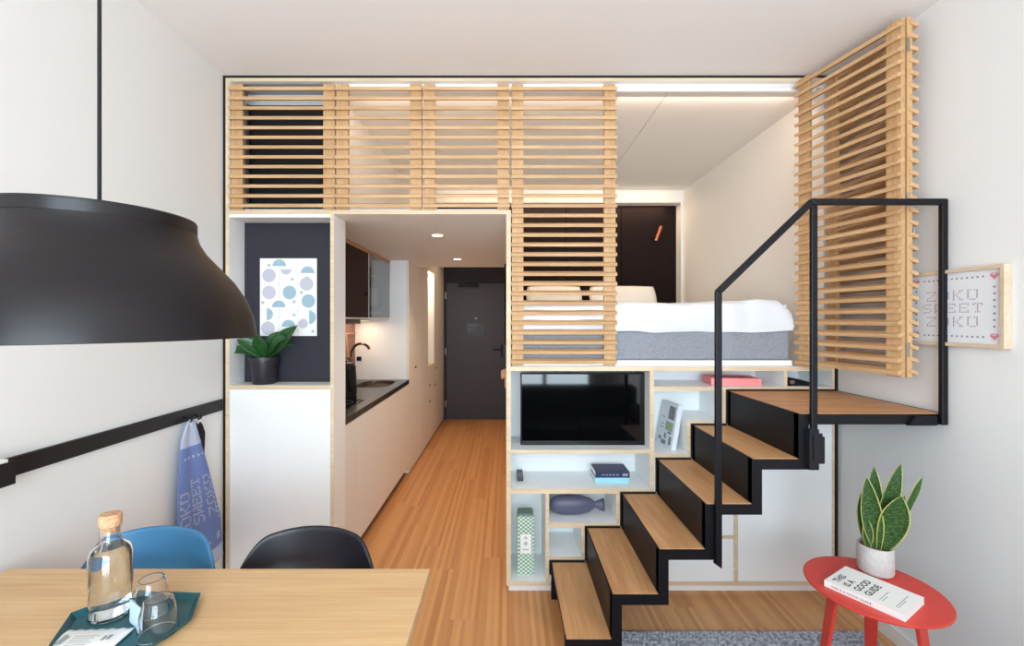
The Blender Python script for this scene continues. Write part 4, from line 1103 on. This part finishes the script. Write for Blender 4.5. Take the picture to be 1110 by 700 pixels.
# lines of the title run across the short side, one after another along the long side
for s, du, sz in (('THIS', .036, .030), ('IS A', .068, .030), ('GOOD', .100, .030), ('GUIDE', .132, .030)):
    def pl_(x, y, d, du=du): return o0+ub*(du-y)+vb*(.025+x*1.15)+Vector((0, 0, TB+d))
    text_mb(tx, s, pl_, sz, .0004, bold=.0007)
def spn(x, y, d): return o0+ub*(.022+x)+vb*(-.0006)+Vector((0, 0, .006+y))
text_mb(tx, 'THIS IS A GOOD GUIDE', spn, .0115)
tx.build('lettering', M_INK, gk, fix=False)
t2 = MB()
for du, v0, v1 in ((.155, .03, .11), (.163, .03, .075), (.20, .03, .14), (.206, .03, .10)): pbx(t2, du, du+.002, v0, v1, TB, TB+.0004)
t2.build('small_print', M_GREYINK, gk)
# snake plant
sn = thing('snake_plant', 'snake plant with yellow edged leaves in a pale concrete pot on the red table', 'plant', (1.453, 1.744, RZ))
QX, QY = 1.453, 1.744
MB().lathe((QX, QY, RZ+.0005), [(.050, 0), (.055, .003), (.0585, .012), (.0585, .106), (.056, .108), (.053, .106), (.053, .094)], 40, cap1=True).build('pot', M_CONC, sn, smooth=True, auto=True)
MB().lathe((QX, QY, RZ+.0952), [(.0528, 0), (.045, .005), (.001, .008)], 28, cap0=False).build('soil', M_SOIL, sn, smooth=True)
M_SAN = leaf_mat('snake_leaf', (22, 44, 20), (186, 188, 104), (66, 104, 44), we=.05, rough=.4, bands=22)
zq = RZ+.096
# camera side direction at the plant, so the broad faces turn to the room
vdir = Vector((QX, QY, 0)).normalized(); sd = Vector((vdir.y, -vdir.x, 0))
def sleaf(b_off, b_dep, t_off, t_dep, h, wdt, bow=0, bdir=None, wm=.45, nr=None):
    b0 = Vector((QX, QY, zq))+sd*b_off+vdir*b_dep; t0 = Vector((QX, QY, zq+h))+sd*t_off+vdir*t_dep
    lm = MB(); leaf(lm, b0, t0, wdt, nr if nr else -vdir, bow=bow, bowdir=bdir or sd, cup=.28, wmax=wm, base_w=.35, pw=.8, nu=8, nv=20)
    lm.build('leaf', M_SAN, sn, smooth=True, solid=.003, fix=False)
sleaf(.004, -.022, -.026, -.03, .28, .068, wm=.42)
sleaf(.018, -.02, .076, -.03, .230, .088, bow=.010, wm=.55)
sleaf(.012, .015, .076, .01, .345, .056, wm=.5, bow=-.004)
sleaf(-.004, .02, -.004, .015, .315, .052, wm=.55, bow=.004)
sleaf(-.026, -.004, -.040, -.005, .215, .036, wm=.5, bow=-.012)
sleaf(-.022, -.022, -.024, -.026, .115, .034, wm=.5)
sleaf(.034, .012, .086, .02, .22, .034, wm=.6, bow=.012)
sleaf(.036, .018, .136, .02, .305, .026, wm=.78, bow=.0, bdir=sd, nr=sd*.6-vdir)

# ================================================================== SOFA AND CURTAINS BEHIND THE VIEWPOINT
M_SOFA = weave('charcoal_sofa', (44, 42, 48), (62, 60, 66), 180)
sf_ = thing('sofa', 'dark grey two seat sofa facing the television', 'sofa', (.85, .3, 0))
box(.02, 1.46, -.12, .70, .10, .30).build('base', M_SOFA, sf_, bevel=.02)
box(.02, 1.46, -.13, .08, .30, .76).build('backrest', M_SOFA, sf_, bevel=.04)
for x0, x1 in ((.16, .735), (.745, 1.32)): box(x0, x1, .085, .70, .305, .44).build('seat_cushion', M_SOFA, sf_, bevel=.03)
for x0, x1 in ((.02, .15), (1.33, 1.46)): box(x0, x1, .085, .70, .305, .58).build('armrest', M_SOFA, sf_, bevel=.03)
for x in (.10, 1.38):
    for y in (-.06, .64): MB().lathe((x, y, .0225 if y > .6 else .001), [(.012, 0), (.018, .098 if y < .6 else .076)], 12).build('leg', M_BLACKM, sf_)
M_CUR = mat('pale_curtain', (176, 182, 196), .9)
def curtain(label, x0, x1):
    c_ = MB()
    c_.grid(lambda u, v: (x0+(x1-x0)*u, BACKY+.10+.025*math.sin(u*(x1-x0)*70), .03+2.72*v), 80, 4)
    o = c_.build('curtain', M_CUR, smooth=True, solid=.002, fix=False); tag(o, label, 'curtain', 'curtains at the window behind the sofa')
curtain('pale grey curtain at the left end of the window', -1.45, -1.0)
curtain('pale grey curtain at the right end of the window', 1.3, 1.72)
